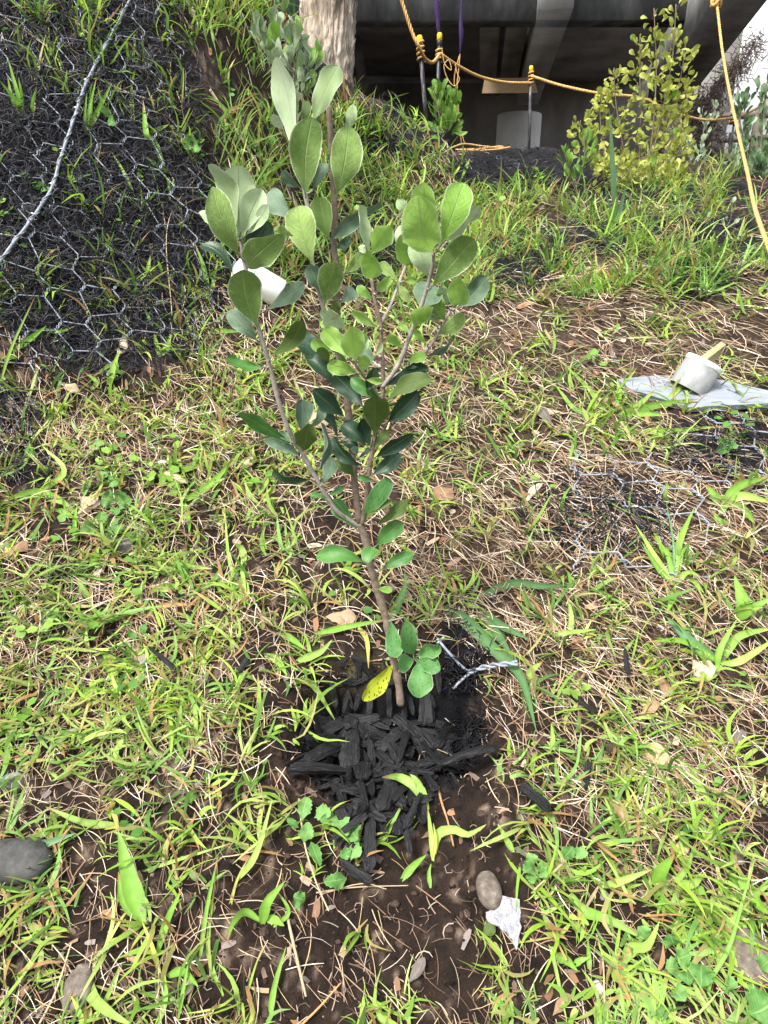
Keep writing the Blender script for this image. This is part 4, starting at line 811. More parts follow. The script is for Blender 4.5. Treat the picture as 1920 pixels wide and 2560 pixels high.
blob('small white chalky stone at bottom right', 1495, 2470, 13, 18, 8, M['white'], seed=6, amp=.12)
blob('flat grey-brown stone at the right edge near the bottom', 1875, 2390, 58, 60, 18, M['stone'], seed=7, amp=.08, rot=.5)
blob('cream pebble in straw at the lower right edge', 1705, 2125, 16, 16, 9, M['stone_y'], seed=8)
blob('brown clod above the ochre stone', 1525, 1875, 17, 17, 12, M['clod'], name='clod', cat='soil clod', seed=9, amp=.12)
blob('reddish brown clod right of the netting edge', 1355, 1855, 14, 16, 11, M['clod'], name='clod', cat='soil clod', seed=10, amp=.12)
blob('angular brown stone right of the tangled netting', 1270, 1750, 20, 14, 10, M['clod'], seed=11, amp=.15)
blob('grey pebble under the grass behind the stem', 975, 1475, 16, 16, 12, M['stone'], seed=12)
blob('flat grey pebble at the foot of the charred chips', 872, 2172, 22, 9, 7, M['grey_stone'], rot=-.3, seed=13)
blob('small bluish stone on soil beside the splinter', 1408, 1960, 8, 9, 6, M['grey_stone'], seed=14)
blob('pale pebble on the left straw', 78, 1086, 9, 8, 6, M['white'], seed=15)
blob('pale round pebble left of the small weeds', 405, 1160, 14, 9, 7, M['white'], seed=16)
blob('dark cracked stone left of the sapling in the weeds', 300, 1365, 40, 22, 14, M['stone_d'], seed=17, amp=.12)
blob('half buried brown stone near the lower left corner', 200, 2470, 34, 60, 18, M['stone'], seed=18, amp=.1)
blob('grey stone in the upper left corner of the lower slope', 30, 1945, 34, 24, 16, M['grey_stone'], seed=19, amp=.1)
for i in range(46):
    blob('small brown soil clod lying in the bare lower soil', rng.uniform(560, 1500), rng.uniform(2000, 2550), *(rng.uniform(5, 13, 2)), rng.uniform(4, 8), M['clod'], name='clod', cat='soil clod', seed=100 + i, sub=2, amp=.14, group='soil clods in the bare soil')

# silver flake: a thin irregular stone sheet
M['mica'] = mat_noise('silver_flake', [(0, (.14, .14, .17)), (.5, (.27, .27, .30)), (1, (.60, .48, .44))], scale=160, rough=.35, bump=1, spec=.8, dist=.002)
def plate(label, poly, name, cat, mat, th=.003, lift=.004, conv=ID, group=None, rag=0, seed=0, flat=True, tiltdir=None):
    r = np.random.default_rng(seed); pts = []
    for i in range(len(poly)):
        a = np.array(poly[i], float); b = np.array(poly[(i + 1) % len(poly)], float); m = 4 if rag else 1
        for q in range(m): pts.append(conv(tuple(a + (b - a) * q / m + r.normal(0, rag, 2) * (q > 0))))
    P, _ = ground([p[0] for p in pts], [p[1] for p in pts])
    A = np.c_[P[:, :2], np.ones(len(P))]; co = np.linalg.lstsq(A, P[:, 2], rcond=None)[0]
    c0 = np.array([0, 0, CAM_Z]); n = nrm(np.array([-co[0], -co[1], 1.])); d0 = co[2] + lift
    D = nrm(rays([p[0] for p in pts], [p[1] for p in pts])); t = (d0 - CAM_Z) / (D[:, 2] - co[0] * D[:, 0] - co[1] * D[:, 1])
    P = c0 + D * t[:, None]; m = len(P); cen = P.mean(0)
    V = np.r_[P, P - n * th, [cen + n * th * .1], [cen - n * th]]
    F = []
    for i in range(m):
        j = (i + 1) % m; F += [(i, j, m + j, m + i), (2 * m, j, i), (2 * m + 1, m + i, m + j)]
    return tag(single(name, V, F, mat, smooth_=False), label, cat, group), P, n
plate('ragged pinkish silver flake lying behind the oval pebble', [(225,1160),(320,1180),(332,1330),(305,1455),(255,1360),(150,1300),(140,1250),(210,1220)], 'rock_flake', 'rock flake', M['mica'], conv=R8, rag=5, seed=4, lift=.008)

M['dead'] = mat_leaf('dead_leaf', (.22, .13, .07), (.38, .26, .16), (.2, .13, .08), (.42, .32, .2), rough=.75, trans=.1, veins=.6)
M['dead_p'] = mat_leaf('bleached_leaf', (.45, .34, .22), (.62, .50, .36), (.4, .3, .2), (.6, .5, .38), rough=.75, trans=.15, veins=.6)
M['dead_g'] = mat_leaf('grey_dead_leaf', (.13, .11, .095), (.24, .21, .18), (.12, .1, .09), (.25, .22, .2), rough=.8, trans=.05, veins=.6)
DL = [
 (1095,1215,1120,1275,48,'dead','brown curled leaf right of the sapling in straw',ID),(815,1545,890,1555,52,'dead','brown spotted leaf lying behind the stem base',ID),
 (1335,1015,1375,1060,30,'dead_g','dark dry leaf in the fine moss right of the shrub',ID),(1335,1038,1410,1042,22,'dead_p','pale orange leaf on the slope left of the grey board',ID),
 (1480,1000,1560,1030,34,'dead','brown leaf half under grass left of the board',ID),(195,1290,245,1240,38,'dead_p','tan leaf on the left slope by the small weeds',ID),
 (20,1400,60,1360,52,'dead','brown leaf at the left edge in grass',ID),(260,1350,330,1380,44,'dead_g','grey flat leaf left of the sapling',ID),
 (310,1690,380,1630,50,'dead_g','large grey dead leaf left of the mulch',ID),(1830,1205,1880,1225,52,'dead','brown leaf tucked under the grass clump at right',ID),
 (1730,1650,1775,1700,56,'dead_p','tan broken leaf under the forked grass at right',ID),(770,1090,840,1020,56,'dead_p','large pale tan leaf behind the sapling stem',ID),
 (890,1150,930,1120,40,'dead_p','pale leaf fragment showing between the stems',ID),(1310,1270,1355,1215,20,'dead_p','bleached wood like sliver on the straw right of the shrub',ID),
 (290,900,318,845,24,'dead_p','pale dry leaf caught at the foot of the netting',ID),(1650,1690,1668,1750,26,'dead','reddish leaf on the straw at right',ID),
 (1205,2340,1235,2320,30,'olive','half green dying leaf below the silver flake',ID),(840,2100,905,2050,28,'dead_g','grey bark like strip in front of the pile',ID),
 (460,2500,480,2440,30,'dead_p','pale crumpled leaf at the bottom edge',ID),(1530,2010,1560,2060,30,'dead','small brown leaf in straw near the runner stem',ID),
 (1600,1790,1640,1760,30,'dead','curled brown leaf left of the ochre stone',ID),(400,1180,470,1215,26,'dead_p','pale narrow leaf in the weeds left of the shrub',ID),
 (600,1180,640,1150,30,'dead_p','tan leaf near the dark bare soil',ID),(1020,2460,1060,2400,28,'dead_g','grey brown leaf in the bottom soil',ID),
 (1830,1010+860,1850,1830,30,'dead_g','grey leaf at right above the runner',ID),(150,960,200,985,28,'dead_p','light brown leaf on litter below the bank',ID),
 (720,640,735,700,20,'dead','red-brown frond like leaf behind the shrub',ID),(1380,2540,1420,2490,26,'dead','brown curled leaf at the bottom edge right of centre',ID)]
for i, (a, b, c2, d, wz, kd, lb, cv) in enumerate(DL):
    A = g1(a, b); B = g1(c2, d); n = gnormal(np.array([A[0]]), np.array([A[1]]))[0]; dep = project(A)[2]
    V, F, UV = leaf_shape(A + n * .003, B + n * .008, wz / FPX * dep, 0, .1, -.3, nu=7, nv=10, tip=.55, face=n, wave=.35, seed=i + 900, pet=.04)
    tag(single('fallen_leaf', V, F, M[kd], uv=UV), lb, 'fallen leaf', 'fallen leaves on the slope')
# broad green weed leaves with toothed outlines
def weed(label, centre, leaves, conv):
    root = empty('weed_plant', g1(*conv(centre)), label, 'weed')
    for (a, b, c2, d, wz) in leaves:
        p = conv((a, b)); q = conv((c2, d)); A = g1(*p); B = g1(*q); c0 = np.array([0, 0, CAM_Z]); A = A + (c0 - A) * .015; B = B + (c0 - B) * .03; dep = project(A)[2]
        V, F, UV = leaf_shape(A, B, wz * conv.s / FPX * dep, 0, .08, .25, nu=7, nv=14, tip=.45, wave=.3, seed=int(a), pet=.03)
        W = V.reshape(14, 7, 3); cen = W[:, 3:4]; z = 1 + .13 * ((np.arange(14) % 2) * 2 - 1)[:, None, None] * np.array([1, .3, 0, 0, 0, .3, 1])[None, :, None]; V = (cen + (W - cen) * z).reshape(-1, 3)
        part('leaf', V, F, M['weed'], root, uv=UV)
    return root
M['weed'] = mat_leaf('weed_leaf', (.09, .23, .05), (.20, .38, .11), (.2, .4, .1), (.3, .48, .18), rough=.6, trans=.3)
weed('lobed weed with pale green leaves left of the charred chips', (230,1500), [(230,1440,260,1310,80),(240,1560,270,1450,80),(280,1560,330,1690,62),(215,1480,150,1430,38),(440,1640,500,1600,60),(480,1760,355,1780,84),(250,1880,185,1860,90)], Z3)
weed('nettle like weed with toothed leaves left of the sapling', (640,620), [(680,600,600,580,110),(690,600,740,550,100),(690,610,780,600,90),(690,640,690,680,60),(560,740,480,770,90),(700,740,700,790,80),(600,480,600,420,80),(640,480,700,490,70),(590,740,600,660,60)], R5)
weed('leafy green weed cluster on soil right of the pile', (400,1030), [(390,1000,370,930,70),(400,1010,350,1040,80),(430,1040,440,980,60),(440,1030,470,1060,50),(560,960,610,900,70),(600,940,690,930,60),(380,1040,400,1090,60)], R8)
weed('clover like weeds at the bottom right', (1180,1560), [(1150,1430,1130,1370,100),(1160,1500,1240,1480,90),(1300,1530,1300,1650,130),(1180,1560,1110,1550,110),(1220,1560,1230,1640,90),(1000,1400,960,1330,90),(1430,1640,1490,1660,90),(1560,1800,1700,1720,200),(1150,1650,1210,1730,90),(1060,1700,1100,1760,80),(1620,1560,1680,1500,90)], R8)
weed('round leaved weed beneath the lower left grass', (1440,1200), [(1500,1220,1530,1340,90),(1560,740+560,1590,1360,90),(1480,1240,1400,1260,60),(1380,610+600,1450,1240,80),(1550,1390,1600,1440,90)], Conv(100, 1420, .5))
weed('small weed at the right edge among black fibres', (1420,1180), [(1420,1180,1380,1140,60),(1430,1180,1470,1150,60),(1430,1190,1480,1200,60),(1420,1190,1370,1210,60)], Conv(1200, 600, .434))
weed('pale thistle like seedlings on the bank left of the shrub', (640,420), [(540,600,560,560,60),(560,620,600,640,50),(980,740,1000,700,60),(1000,750,1040,770,50),(990,750,960,770,40)], R1)

# ------------------------------------------------------------------ wire netting on the bank
def arc_table(x):
    ys = np.linspace(.6, 3.2, 260); zs = H(np.full(260, x), ys, False); s = np.r_[0, np.cumsum(np.hypot(np.diff(ys), np.diff(zs)))]; return ys, s
_xs = np.arange(-2.6, 1.6, .05); _tab = [arc_table(x) for x in _xs]
def on_slope(s, t):
    i = int(np.clip(round((s + 2.6) / .05), 0, len(_xs) - 1)); ys, ss = _tab[i]; y = np.interp(t, ss, ys)
    return s, float(y)
def netting(label, s0, s1, t0, t1, keep, cw=.086, chh=.104, rot=-.30, off=.013):
    root = empty('wire_netting', (float((s0 + s1) / 2), on_slope((s0 + s1) / 2, t0)[1], float(H((s0 + s1) / 2, on_slope((s0 + s1) / 2, t0)[1]))), label, 'wire netting')
    cr, sr = math.cos(rot), math.sin(rot); n_i = int((s1 - s0 + 2) / (cw / 2)) + 8; n_j = int((t1 - t0 + 1) / (chh / 2)) + 20
    for i in range(-24, n_i):
        runs = []; cur = []
        for j in range(-14, n_j):
            # wire i twists with i+1 on even rows and with i-1 on odd rows
            side = 1 if (j + i) % 2 == 0 else -1
            xc = i * cw / 2 + side * cw / 4
            for e, tt in enumerate(np.linspace(0, .55, 7)):
                ph = tt / .55 * math.pi * 3 + (0 if side == 1 else math.pi); rx = .0022 * math.cos(ph); rz = .0022 * math.sin(ph)
                a = xc + rx; b = (j + tt) * chh / 2 * 1.0
                kk = i + (side == 1); jit = .005 * math.sin(kk * 3.1 + j * 1.7); jt2 = .005 * math.cos(kk * 1.3 + j * 2.9)
                S_ = s0 - .5 + (a + jit) * cr + b * sr * -1; T_ = t0 + b * cr + (a) * sr + jt2
                cur.append((S_, T_, rz))
        pts = []
        for (S_, T_, rz) in cur:
            ok = s0 - .3 < S_ < s1 and t0 < T_ < t1
            if ok:
                x, y = on_slope(S_, T_); z = float(H(x, y, False)); ppx, ppy, _d = project(np.array([x, y, z])); ok = keep(float(ppx), float(ppy))
            if ok: pts.append((x, y, z + off + rz, rz))
            elif len(pts) > 8: runs.append(pts); pts = []
            else: pts = []
        if len(pts) > 8: runs.append(pts)
        for rn in runs:
            P = np.array([p[:3] for p in rn]); N_ = gnormal(P[:, 0], P[:, 1]); P[:, 2] -= off; P = P + N_ * (off + .006 * np.sin(np.arange(len(P)) * .11 + i))[:, None]
            V, F = tube(P, .00145, 5, cap=False); part('wire', V, F, M['wire'], root)
    return root
def keep_bank(px, py):
    return px < 620 and py < 985 - .22 * px + 30 * math.sin(px * .03) and not (px > 470 and py < 420) and (py < 900 or px < 430) and px > -250 and py > -200
net = netting('grey twisted hexagonal wire netting pinned over the black bank', -2.0, .0, .3, 3.4, keep_bank)
net2 = netting('part buried grey hexagonal netting showing through straw at right', .18, 1.3, .35, 1.3, lambda x, y: ((1380 < x < 1800 and 1120 < y < 1500) or (1700 < x < 1960 and 1020 < y < 1260)), off=.005, rot=.5)
# thick selvedge wire with lacing
cb = gpts([(375,-60),(330,20),(292,90),(262,140),(215,230),(185,320),(150,420),(130,490),(80,570),(30,640),(-40,740)], 0); cb = cb + gnormal(cb[:, 0], cb[:, 1]) * .024
cbc = curve(cb, 120)
V, F = tube(cbc, .0034, 8); part('selvedge_wire', V, F, M['wire'], net)
T_, A_, B_ = frames(cbc); ph = np.arange(120) * .9
V, F = tube(cbc + (np.cos(ph)[:, None] * A_ + np.sin(ph)[:, None] * B_) * .0042, .0014, 5); part('lacing_wire', V, F, M['wire'], net)
M['clip'] = mat_noise('steel_clip', [(0, (.45, .46, .48)), (1, (.7, .71, .73))], scale=100, rough=.3, bump=.1, metal=.8)
for i in (48, 58, 72, 84, 95):
    a = np.linspace(0, 6.0, 16); c_ = cbc[i]; ring = c_ + .0085 * (np.cos(a)[:, None] * A_[i] + np.sin(a)[:, None] * B_[i]); V, F = tube(ring, .0012, 5); part('ring_clip', V, F, M['clip'], net)

# twisted wire end right of the stem
def twisted(label, pts, conv, r, turns, lift, rad, untw=.0):
    P = np.array([g1(*conv(p)) for p in pts]); P = P + gnormal(P[:, 0], P[:, 1]) * np.interp(np.linspace(0, 1, len(P)), [0, 1], lift)[:, None]
    C = curve(P, 90); T, A, B = frames(C); root = empty('twisted_wire', C[0], label, 'wire'); ph = np.linspace(0, turns * 2 * math.pi, 90)
    for k in (0, math.pi):
        Q = C + (np.cos(ph + k)[:, None] * A + np.sin(ph + k)[:, None] * B) * rad; V, F = tube(Q, r, 8); part('strand', V, F, M['wire'], root)
    return root, C
tw, C = twisted('pale grey twisted wire end sticking out of the straw right of the stem', [(1150,615),(1260,610),(1340,630),(1420,635)], Z3, .0019, 2.2, [.015, .03], .0021)
for pts in ([(1150,615),(1090,570),(1020,500),(975,455)], [(1160,620),(1110,655),(1060,700)], [(1415,650),(1460,680)], [(975,475),(1010,450)]):
    P = np.array([g1(*Z3(p)) for p in pts]); P = P + gnormal(P[:, 0], P[:, 1]) * .016; V, F = tube(curve(P, 24), .0019, 8); part('strand', V, F, M['wire'], tw)

# black tangled netting edge right of the pit
def loops(label, region, n, conv):
    root_v = []; 
    for i in range(n):
        x = rng.uniform(region[0], region[2]); y = rng.uniform(region[1], region[3]); x += (y - region[1]) * .06
        G = g1(*conv((x, y))); k = 14; a0 = rng.uniform(0, 6); R = rng.uniform(.004, .011); a = a0 + np.linspace(0, rng.uniform(2, 6), k)
        e = nrm(rng.normal(0, 1, 3)); n_ = gnormal(np.array([G[0]]), np.array([G[1]]))[0]; e1 = nrm(np.cross(n_, e)); e2 = np.cross(n_, e1)
        P = G + n_ * (.008 + .006 * np.sin(a * 1.3))[:, None] + R * (np.cos(a)[:, None] * e1 + np.sin(a)[:, None] * e2) + np.linspace(0, 1, k)[:, None] * rng.normal(0, .012, 3)
        root_v.append(tube(P, .0007, 4, cap=False))
    V, F = join(root_v); o = single('tangled_mesh', V, F, M['fibre'], col=np.tile(np.array([.009, .009, .011]), (len(V), 1))); return tag(o, label, 'mesh', kind='stuff')
loops('', (1020, 520, 1230, 1110), 260, Z3)

# ------------------------------------------------------------------ board, pipe and wedge at the right
M['board'] = mat_noise('weathered_grey_board', [(0, (.13, .145, .165)), (.5, (.22, .245, .28)), (1, (.32, .35, .39))], scale=9, detail=10, rough=.55, bump=.4, spec=.35, stretch=(1, 5, 1), contrast=(.1, .8))
M['pvc'] = mat_noise('grey_pvc', [(0, (.20, .21, .21)), (1, (.34, .35, .35))], scale=45, rough=.45, bump=.15)
M['pvcw'] = mat_noise('white_pvc', [(0, (.55, .56, .53)), (.35, (.74, .75, .72)), (1, (.84, .84, .82))], scale=35, rough=.4, bump=.15)
M['wood'] = mat_noise('greenish_wood', [(0, (.22, .19, .09)), (1, (.42, .36, .22))], scale=25, stretch=(2, 2, 30), rough=.8, bump=.6)
bd, BP, bn = plate('flat pale grey pointed board under the pipe stub at right', [(1545,948),(1640,938),(1782,945),(1960,985),(1955,1006),(1722,1018),(1577,974)], 'board', 'board', M['board'], th=.012, lift=.016)
pb = g1(1722, 968); Dp = nrm(np.array(at(1722, 966, pb[1])) - np.array([0, 0, CAM_Z]))
c0 = np.array([0, 0, CAM_Z]); tt = ((BP.mean(0) - c0) @ bn) / (Dp @ bn); base = c0 + Dp * tt
dep = project(base)[2]; rad = 46 / FPX * dep
topc = at_depth(1762, 906, dep - .016); ax = nrm(topc - base)
e1 = nrm(np.cross(ax, np.array([0, 1., .2]))); e2 = np.cross(ax, e1)
pipe = empty('pipe_stub', base, 'short grey plastic pipe with white cap standing askew on the pointed board', 'pipe')
def lathe(prof, c, ax, e1, e2, n=32):
    a = np.linspace(0, 2 * np.pi, n, endpoint=False)
    V = np.concatenate([c + ax * h + r * (np.cos(a)[:, None] * e1 + np.sin(a)[:, None] * e2) for r, h in prof]); return V, grid_faces(n, len(prof), close_u=True)
hh = np.linalg.norm(topc - base)
V, F = lathe([(rad, -.006), (rad, hh * .9), (rad * .93, hh * .92), (rad * .9, hh * .5)], base, ax, e1, e2); part('pipe_body', V, F, M['pvc'], pipe)
V, F = lathe([(rad * 1.0, hh * .86), (rad * 1.03, hh * .88), (rad * 1.035, hh * 1.0), (rad * 1.0, hh * 1.04), (rad * .86, hh * 1.06), (rad * .82, hh * 1.0), (rad * .6, hh * .985), (rad * .05, hh * .98), (0.0001, hh * .98)], base, ax, e1, e2); part('cap', V, F, M['pvcw'], pipe)
wa = at_depth(1757, 908, dep - .02); wb = at_depth(1802, 872, dep - .02); ax2 = nrm(wb - wa); s1_ = nrm(np.cross(ax2, np.array([0, .7, .7]))); s2_ = np.cross(ax2, s1_)
Lw = np.linalg.norm(wb - wa)
Vw = np.array([wa + s1_ * a * .019 + s2_ * b * .007 - ax2 * .004 for a, b in ((-1, -1), (1, -1), (1, 1), (-1, 1))] + [wa + ax2 * Lw * (1.0 + .12 * a) + s1_ * a * .014 + s2_ * b * .006 for a, b in ((-1, -1), (1, -1), (1, 1), (-1, 1))])
tag(single('wooden_wedge', Vw, [(3, 2, 1, 0), (4, 5, 6, 7), (0, 1, 5, 4), (1, 2, 6, 5), (2, 3, 7, 6), (3, 0, 4, 7)], M['wood'], smooth_=False), 'small greenish wooden wedge poking out of the pipe cap', 'wedge')
# white capped pipe behind the shrub on the left
a_ = g1(596, 700); b_ = g1(690, 752); n_ = gnormal(np.array([a_[0]]), np.array([a_[1]]))[0]; rr_ = 36 / FPX * project(a_)[2]
a_ = a_ + n_ * rr_ * .9; b_ = b_ + n_ * rr_ * .8; ax = nrm(a_ - b_); e1 = nrm(np.cross(ax, n_)); e2 = np.cross(ax, e1); L_ = np.linalg.norm(a_ - b_)
M['gloss_white'] = mat_noise('glossy_white_plastic', [(0, (.12, .12, .11)), (.12, (.8, .8, .79)), (1, (.86, .86, .86))], scale=160, rough=.3, bump=.05, spec=.5, contrast=(.25, .6))
cp_ = empty('plastic_cap', b_, 'glossy white plastic pipe end with rounded cap lying behind the left branch', 'plastic cap')
V, F = lathe([(rr_ * .9, -.004), (rr_, 0), (rr_, L_ * .75)], b_, ax, e1, e2); part('pipe_body', V, F, M['gloss_white'], cp_)
V, F = lathe([(rr_ * 1.0, L_ * .7), (rr_ * 1.08, L_ * .72), (rr_ * 1.08, L_ * .95), (rr_ * .98, L_ * 1.06), (rr_ * .7, L_ * 1.16), (rr_ * .3, L_ * 1.2), (.0001, L_ * 1.21)], b_, ax, e1, e2); part('cap', V, F, M['gloss_white'], cp_)

# ------------------------------------------------------------------ bridge and walls
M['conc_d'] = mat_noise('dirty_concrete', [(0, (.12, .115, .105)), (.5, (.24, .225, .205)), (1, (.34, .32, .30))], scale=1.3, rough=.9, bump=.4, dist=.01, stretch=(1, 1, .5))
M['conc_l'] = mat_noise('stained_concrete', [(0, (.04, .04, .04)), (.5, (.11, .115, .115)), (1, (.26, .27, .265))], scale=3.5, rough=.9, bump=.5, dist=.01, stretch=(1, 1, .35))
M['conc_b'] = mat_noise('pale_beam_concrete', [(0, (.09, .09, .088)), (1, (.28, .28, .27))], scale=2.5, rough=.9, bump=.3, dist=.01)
M['col'] = mat_noise('pale_column_concrete', [(0, (.74, .74, .73)), (1, (.9, .9, .88))], scale=4, rough=.85, bump=.3, dist=.006)
M['white_wall'] = mat_noise('white_rendered_wall', [(0, (.66, .69, .72)), (1, (.76, .78, .80))], scale=.8, rough=.8, bump=.1)
br_ = empty('bridge', (2.0, 12.0, 1.0), 'dark concrete bridge seen from below at the top of the slope', 'bridge')
HB = 2.11 + CAM_Z
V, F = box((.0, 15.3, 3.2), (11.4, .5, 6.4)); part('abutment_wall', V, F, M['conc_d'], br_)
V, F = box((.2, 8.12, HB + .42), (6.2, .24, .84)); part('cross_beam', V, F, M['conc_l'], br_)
# soffit slab; near edge set back, out of view, to let light onto column
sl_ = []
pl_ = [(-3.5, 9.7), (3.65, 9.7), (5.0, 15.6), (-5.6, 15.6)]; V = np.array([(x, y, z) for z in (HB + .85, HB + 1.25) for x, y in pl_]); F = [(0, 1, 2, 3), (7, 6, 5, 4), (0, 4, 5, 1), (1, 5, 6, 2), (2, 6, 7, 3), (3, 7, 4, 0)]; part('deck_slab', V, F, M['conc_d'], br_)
# longitudinal beams converging away from us
def beam_px(p_near, p_far, zlev, w_, h_, mat, name='beam'):
    def onz(px, py):
        d = rays(px, py); t = (zlev - CAM_Z) / d[2]; return d * t + np.array([0, 0, CAM_Z])
    A, B = onz(*p_near), onz(*p_far); d = B - A; L = np.linalg.norm(d); rz = math.atan2(d[1], d[0])
    c = (A + B) / 2; V, F = box((c[0], c[1], zlev + h_ / 2), (L, w_, h_), rz); return part(name, V, F, mat, br_)
M['brace'] = mat_noise('light_brace_concrete', [(0, (.28, .28, .27)), (1, (.50, .50, .48))], scale=2.5, rough=.9, bump=.3, dist=.01)
beam_px((1390, 22), (1318, 262), HB + .0, .32, .5, M['brace'], 'brace')
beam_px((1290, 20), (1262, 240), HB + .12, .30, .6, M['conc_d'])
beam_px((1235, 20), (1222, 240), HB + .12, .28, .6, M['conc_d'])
# column with formwork rings
cc_ = at(1298, 300, 12.9); cr_ = 55 / FPX * project(cc_)[2] * 1.0
ztop = at(1300, 292, 12.9)[2]; prof = []
for i, z in enumerate(np.linspace(-1.6, 0, 9)): prof += [(cr_ * .995, z - .012), (cr_, z)] if i else [(cr_, z)]
prof += [(cr_ * .97, .03), (.001, .03)]
cc_[2] = ztop; colm = part('column', *lathe(prof, cc_, np.array([0, 0, 1.]), np.array([1., 0, 0]), np.array([0, 1., 0]), 40), M['col'], br_)
# outer edge girder running up to the right
V1 = [at(1700, 262, 10.5), at(1985, -110, 6.0)]
d = V1[1] - V1[0]; L = np.linalg.norm(d)
def prism(A, B, up, wv, w_, h_):
    ax = nrm(B - A); s = nrm(np.cross(ax, up)); u_ = np.cross(s, ax)
    V = np.array([p + s * a * w_ / 2 + u_ * b * h_ / 2 for p in (A, B) for a, b in ((-1, -1), (1, -1), (1, 1), (-1, 1))]); return V, [(3, 2, 1, 0), (4, 5, 6, 7), (0, 1, 5, 4), (1, 2, 6, 5), (2, 3, 7, 6), (3, 0, 4, 7)]
V, F = prism(V1[0] + np.array([-.22, 0, .22]), V1[1] + np.array([-.22, 0, .22]), np.array([0, 0, 1.]), None, .42, .6); part('edge_girder', V, F, M['conc_b'], br_)
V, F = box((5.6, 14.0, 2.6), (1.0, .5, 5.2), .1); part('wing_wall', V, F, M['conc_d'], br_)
V, F = prism(at(885, 70, 12), at(912, 240, 12), np.array([0, 1., 0]), None, .14, .14); part('pier_edge', V, F, M['conc_b'], br_)
pw = empty('building_wall', (8, 13, .6), 'plain white rendered wall beyond the right end of the bridge', 'wall')
V, F = box((9.5, 16.4, 4.2), (12, .3, 8.4)); part('wall_panel', V, F, M['white_wall'], pw)
pw2 = empty('concrete_wall', (-2.2, 9, 1.2), 'pale concrete wall glimpsed behind the tree trunk at the top', 'wall')
V, F = box((-3.0, 9, 3.2), (3.6, .3, 4.4)); part('wall_panel', V, F, M['conc_l'], pw2)
# plywood sheet
M['ply'] = mat_noise('plywood', [(0, (.30, .21, .12)), (1, (.42, .31, .18))], scale=6, stretch=(1, 1, 12), rough=.8, bump=.2)
q = [at(x, y, 9.0) for x, y in ((1212, 195), (1335, 194), (1345, 232), (1205, 233))]; q = np.array(q); V = np.r_[q, q + np.array([0, .02, 0])]
tag(single('plywood_sheet', V, [(3, 2, 1, 0), (4, 5, 6, 7), (0, 1, 5, 4), (1, 2, 6, 5), (2, 3, 7, 6), (3, 0, 4, 7)], M['ply'], smooth_=False), 'tan plywood sheet strung under the bridge behind the rope', 'plywood sheet')
# timber rail fence at right
M['timber'] = mat_noise('grey_timber', [(0, (.10, .085, .07)), (1, (.2, .175, .15))], scale=5, stretch=(1, 1, 8), rough=.85, bump=.3)
fe = empty('rail_fence', at(1825, 420, 9), 'weathered timber rail fence in front of the white wall', 'fence')
for y_ in (292, 350, 396):
    A = at(1765, y_, 9.2); B = at(1960, y_ - 6, 9.2); V, F = prism(A, B, np.array([0, 0, 1.]), None, .05, .07); part('rail', V, F, M['timber'], fe)
for x_ in (1790, 1900):
    A = at(x_, 285, 9.15); B = A.copy(); B[2] = H(A[0], A[1]) - .05; V, F = prism(B, A + np.array([0, 0, .05]), np.array([0, 1., 0]), None, .09, .09); part('fence_post', V, F, M['timber'], fe)

# ------------------------------------------------------------------ rope posts and ropes
M['steel'] = mat_noise('black_painted_steel', [(0, (.02, .02, .022)), (.6, (.05, .05, .055)), (1, (.22, .22, .23))], scale=14, stretch=(3, 3, 1), rough=.5, bump=.3, spec=.5)
M['cap'] = mat_noise('yellow_plastic', [(0, (.70, .42, .01)), (1, (.85, .55, .02))], scale=20, rough=.4, bump=.05)
M['blackcap'] = mat_noise('black_plastic', [(0, (.015, .015, .015)), (1, (.03, .03, .03))], scale=20, rough=.4, bump=.05)
M['rope'] = mat_noise('orange_rope', [(0, (.42, .22, .06)), (1, (.72, .47, .18))], scale=60, rough=.7, bump=.6, dist=.003)
M['tag'] = mat_noise('white_tag', [(0, (.7, .7, .72)), (1, (.85, .85, .87))], scale=20, rough=.4, bump=.05)
def post(label, top, foot, yd, wpx, tilt=0, cap='cap', wraps=4, wy=None):
    T = at(top[0], top[1], yd); B = at(foot[0], foot[1], yd); B2 = B.copy(); B2 = T + (B - T) * 1.25; s = project(T)[2] / FPX; r = wpx * s / 2
    root = empty('rope_post', B2, label, 'post', 'black rope posts with yellow caps')
    ax = nrm(B2 - T); V, F = prism(B2, T + ax * r, np.array([0, 1., 0]), None, r * 1.5, r * 1.2); part('post_shaft', V, F, M['steel'], root)
    V, F = prism(B2, T + ax * r, np.array([0, 1., 0]), None, r * .5, r * 2.2); part('post_web', V, F, M['steel'], root)
    e1 = nrm(np.cross(ax, np.array([0, 1., 0]))); e2 = np.cross(ax, e1)
    V, F = lathe([(.0001, -r * 2.2), (r * .8, -r * 2.1), (r * 1.15, -r * 1.6), (r * 1.2, r * .8), (r * 1.0, r * .9)], T + ax * r, ax, e1, e2, 16); part('post_cap', V, F, M[cap], root)
    V, F = lathe([(r * 1.0, 0), (r * 1.15, .1 * r), (r * 1.15, r * 2.0), (r * .8, r * 2.4)], T + ax * r * 1.9, ax, e1, e2, 16); part('cap_sleeve', V, F, M['blackcap'], root)
    if wy:
        c = T + (B - T) * ((wy - top[1]) / (foot[1] - top[1])); a = np.linspace(0, wraps * 6.283, wraps * 14)
        P = c + ax * (np.linspace(-1, 1, len(a)) * wraps * .85 * r)[:, None] + 1.35 * r * (np.cos(a)[:, None] * e1 + np.sin(a)[:, None] * e2)
        V, F = tube(P, r * .42, 6); tag(single('rope_wrap', V, F, M['rope']), 'orange rope wound round the ' + label.split(' with')[0], 'rope', 'rope windings on the posts')
    return root
post('leftmost leaning black steel post with yellow cap', (1049, 97), (1066, 310), 4.6, 13, wy=128)
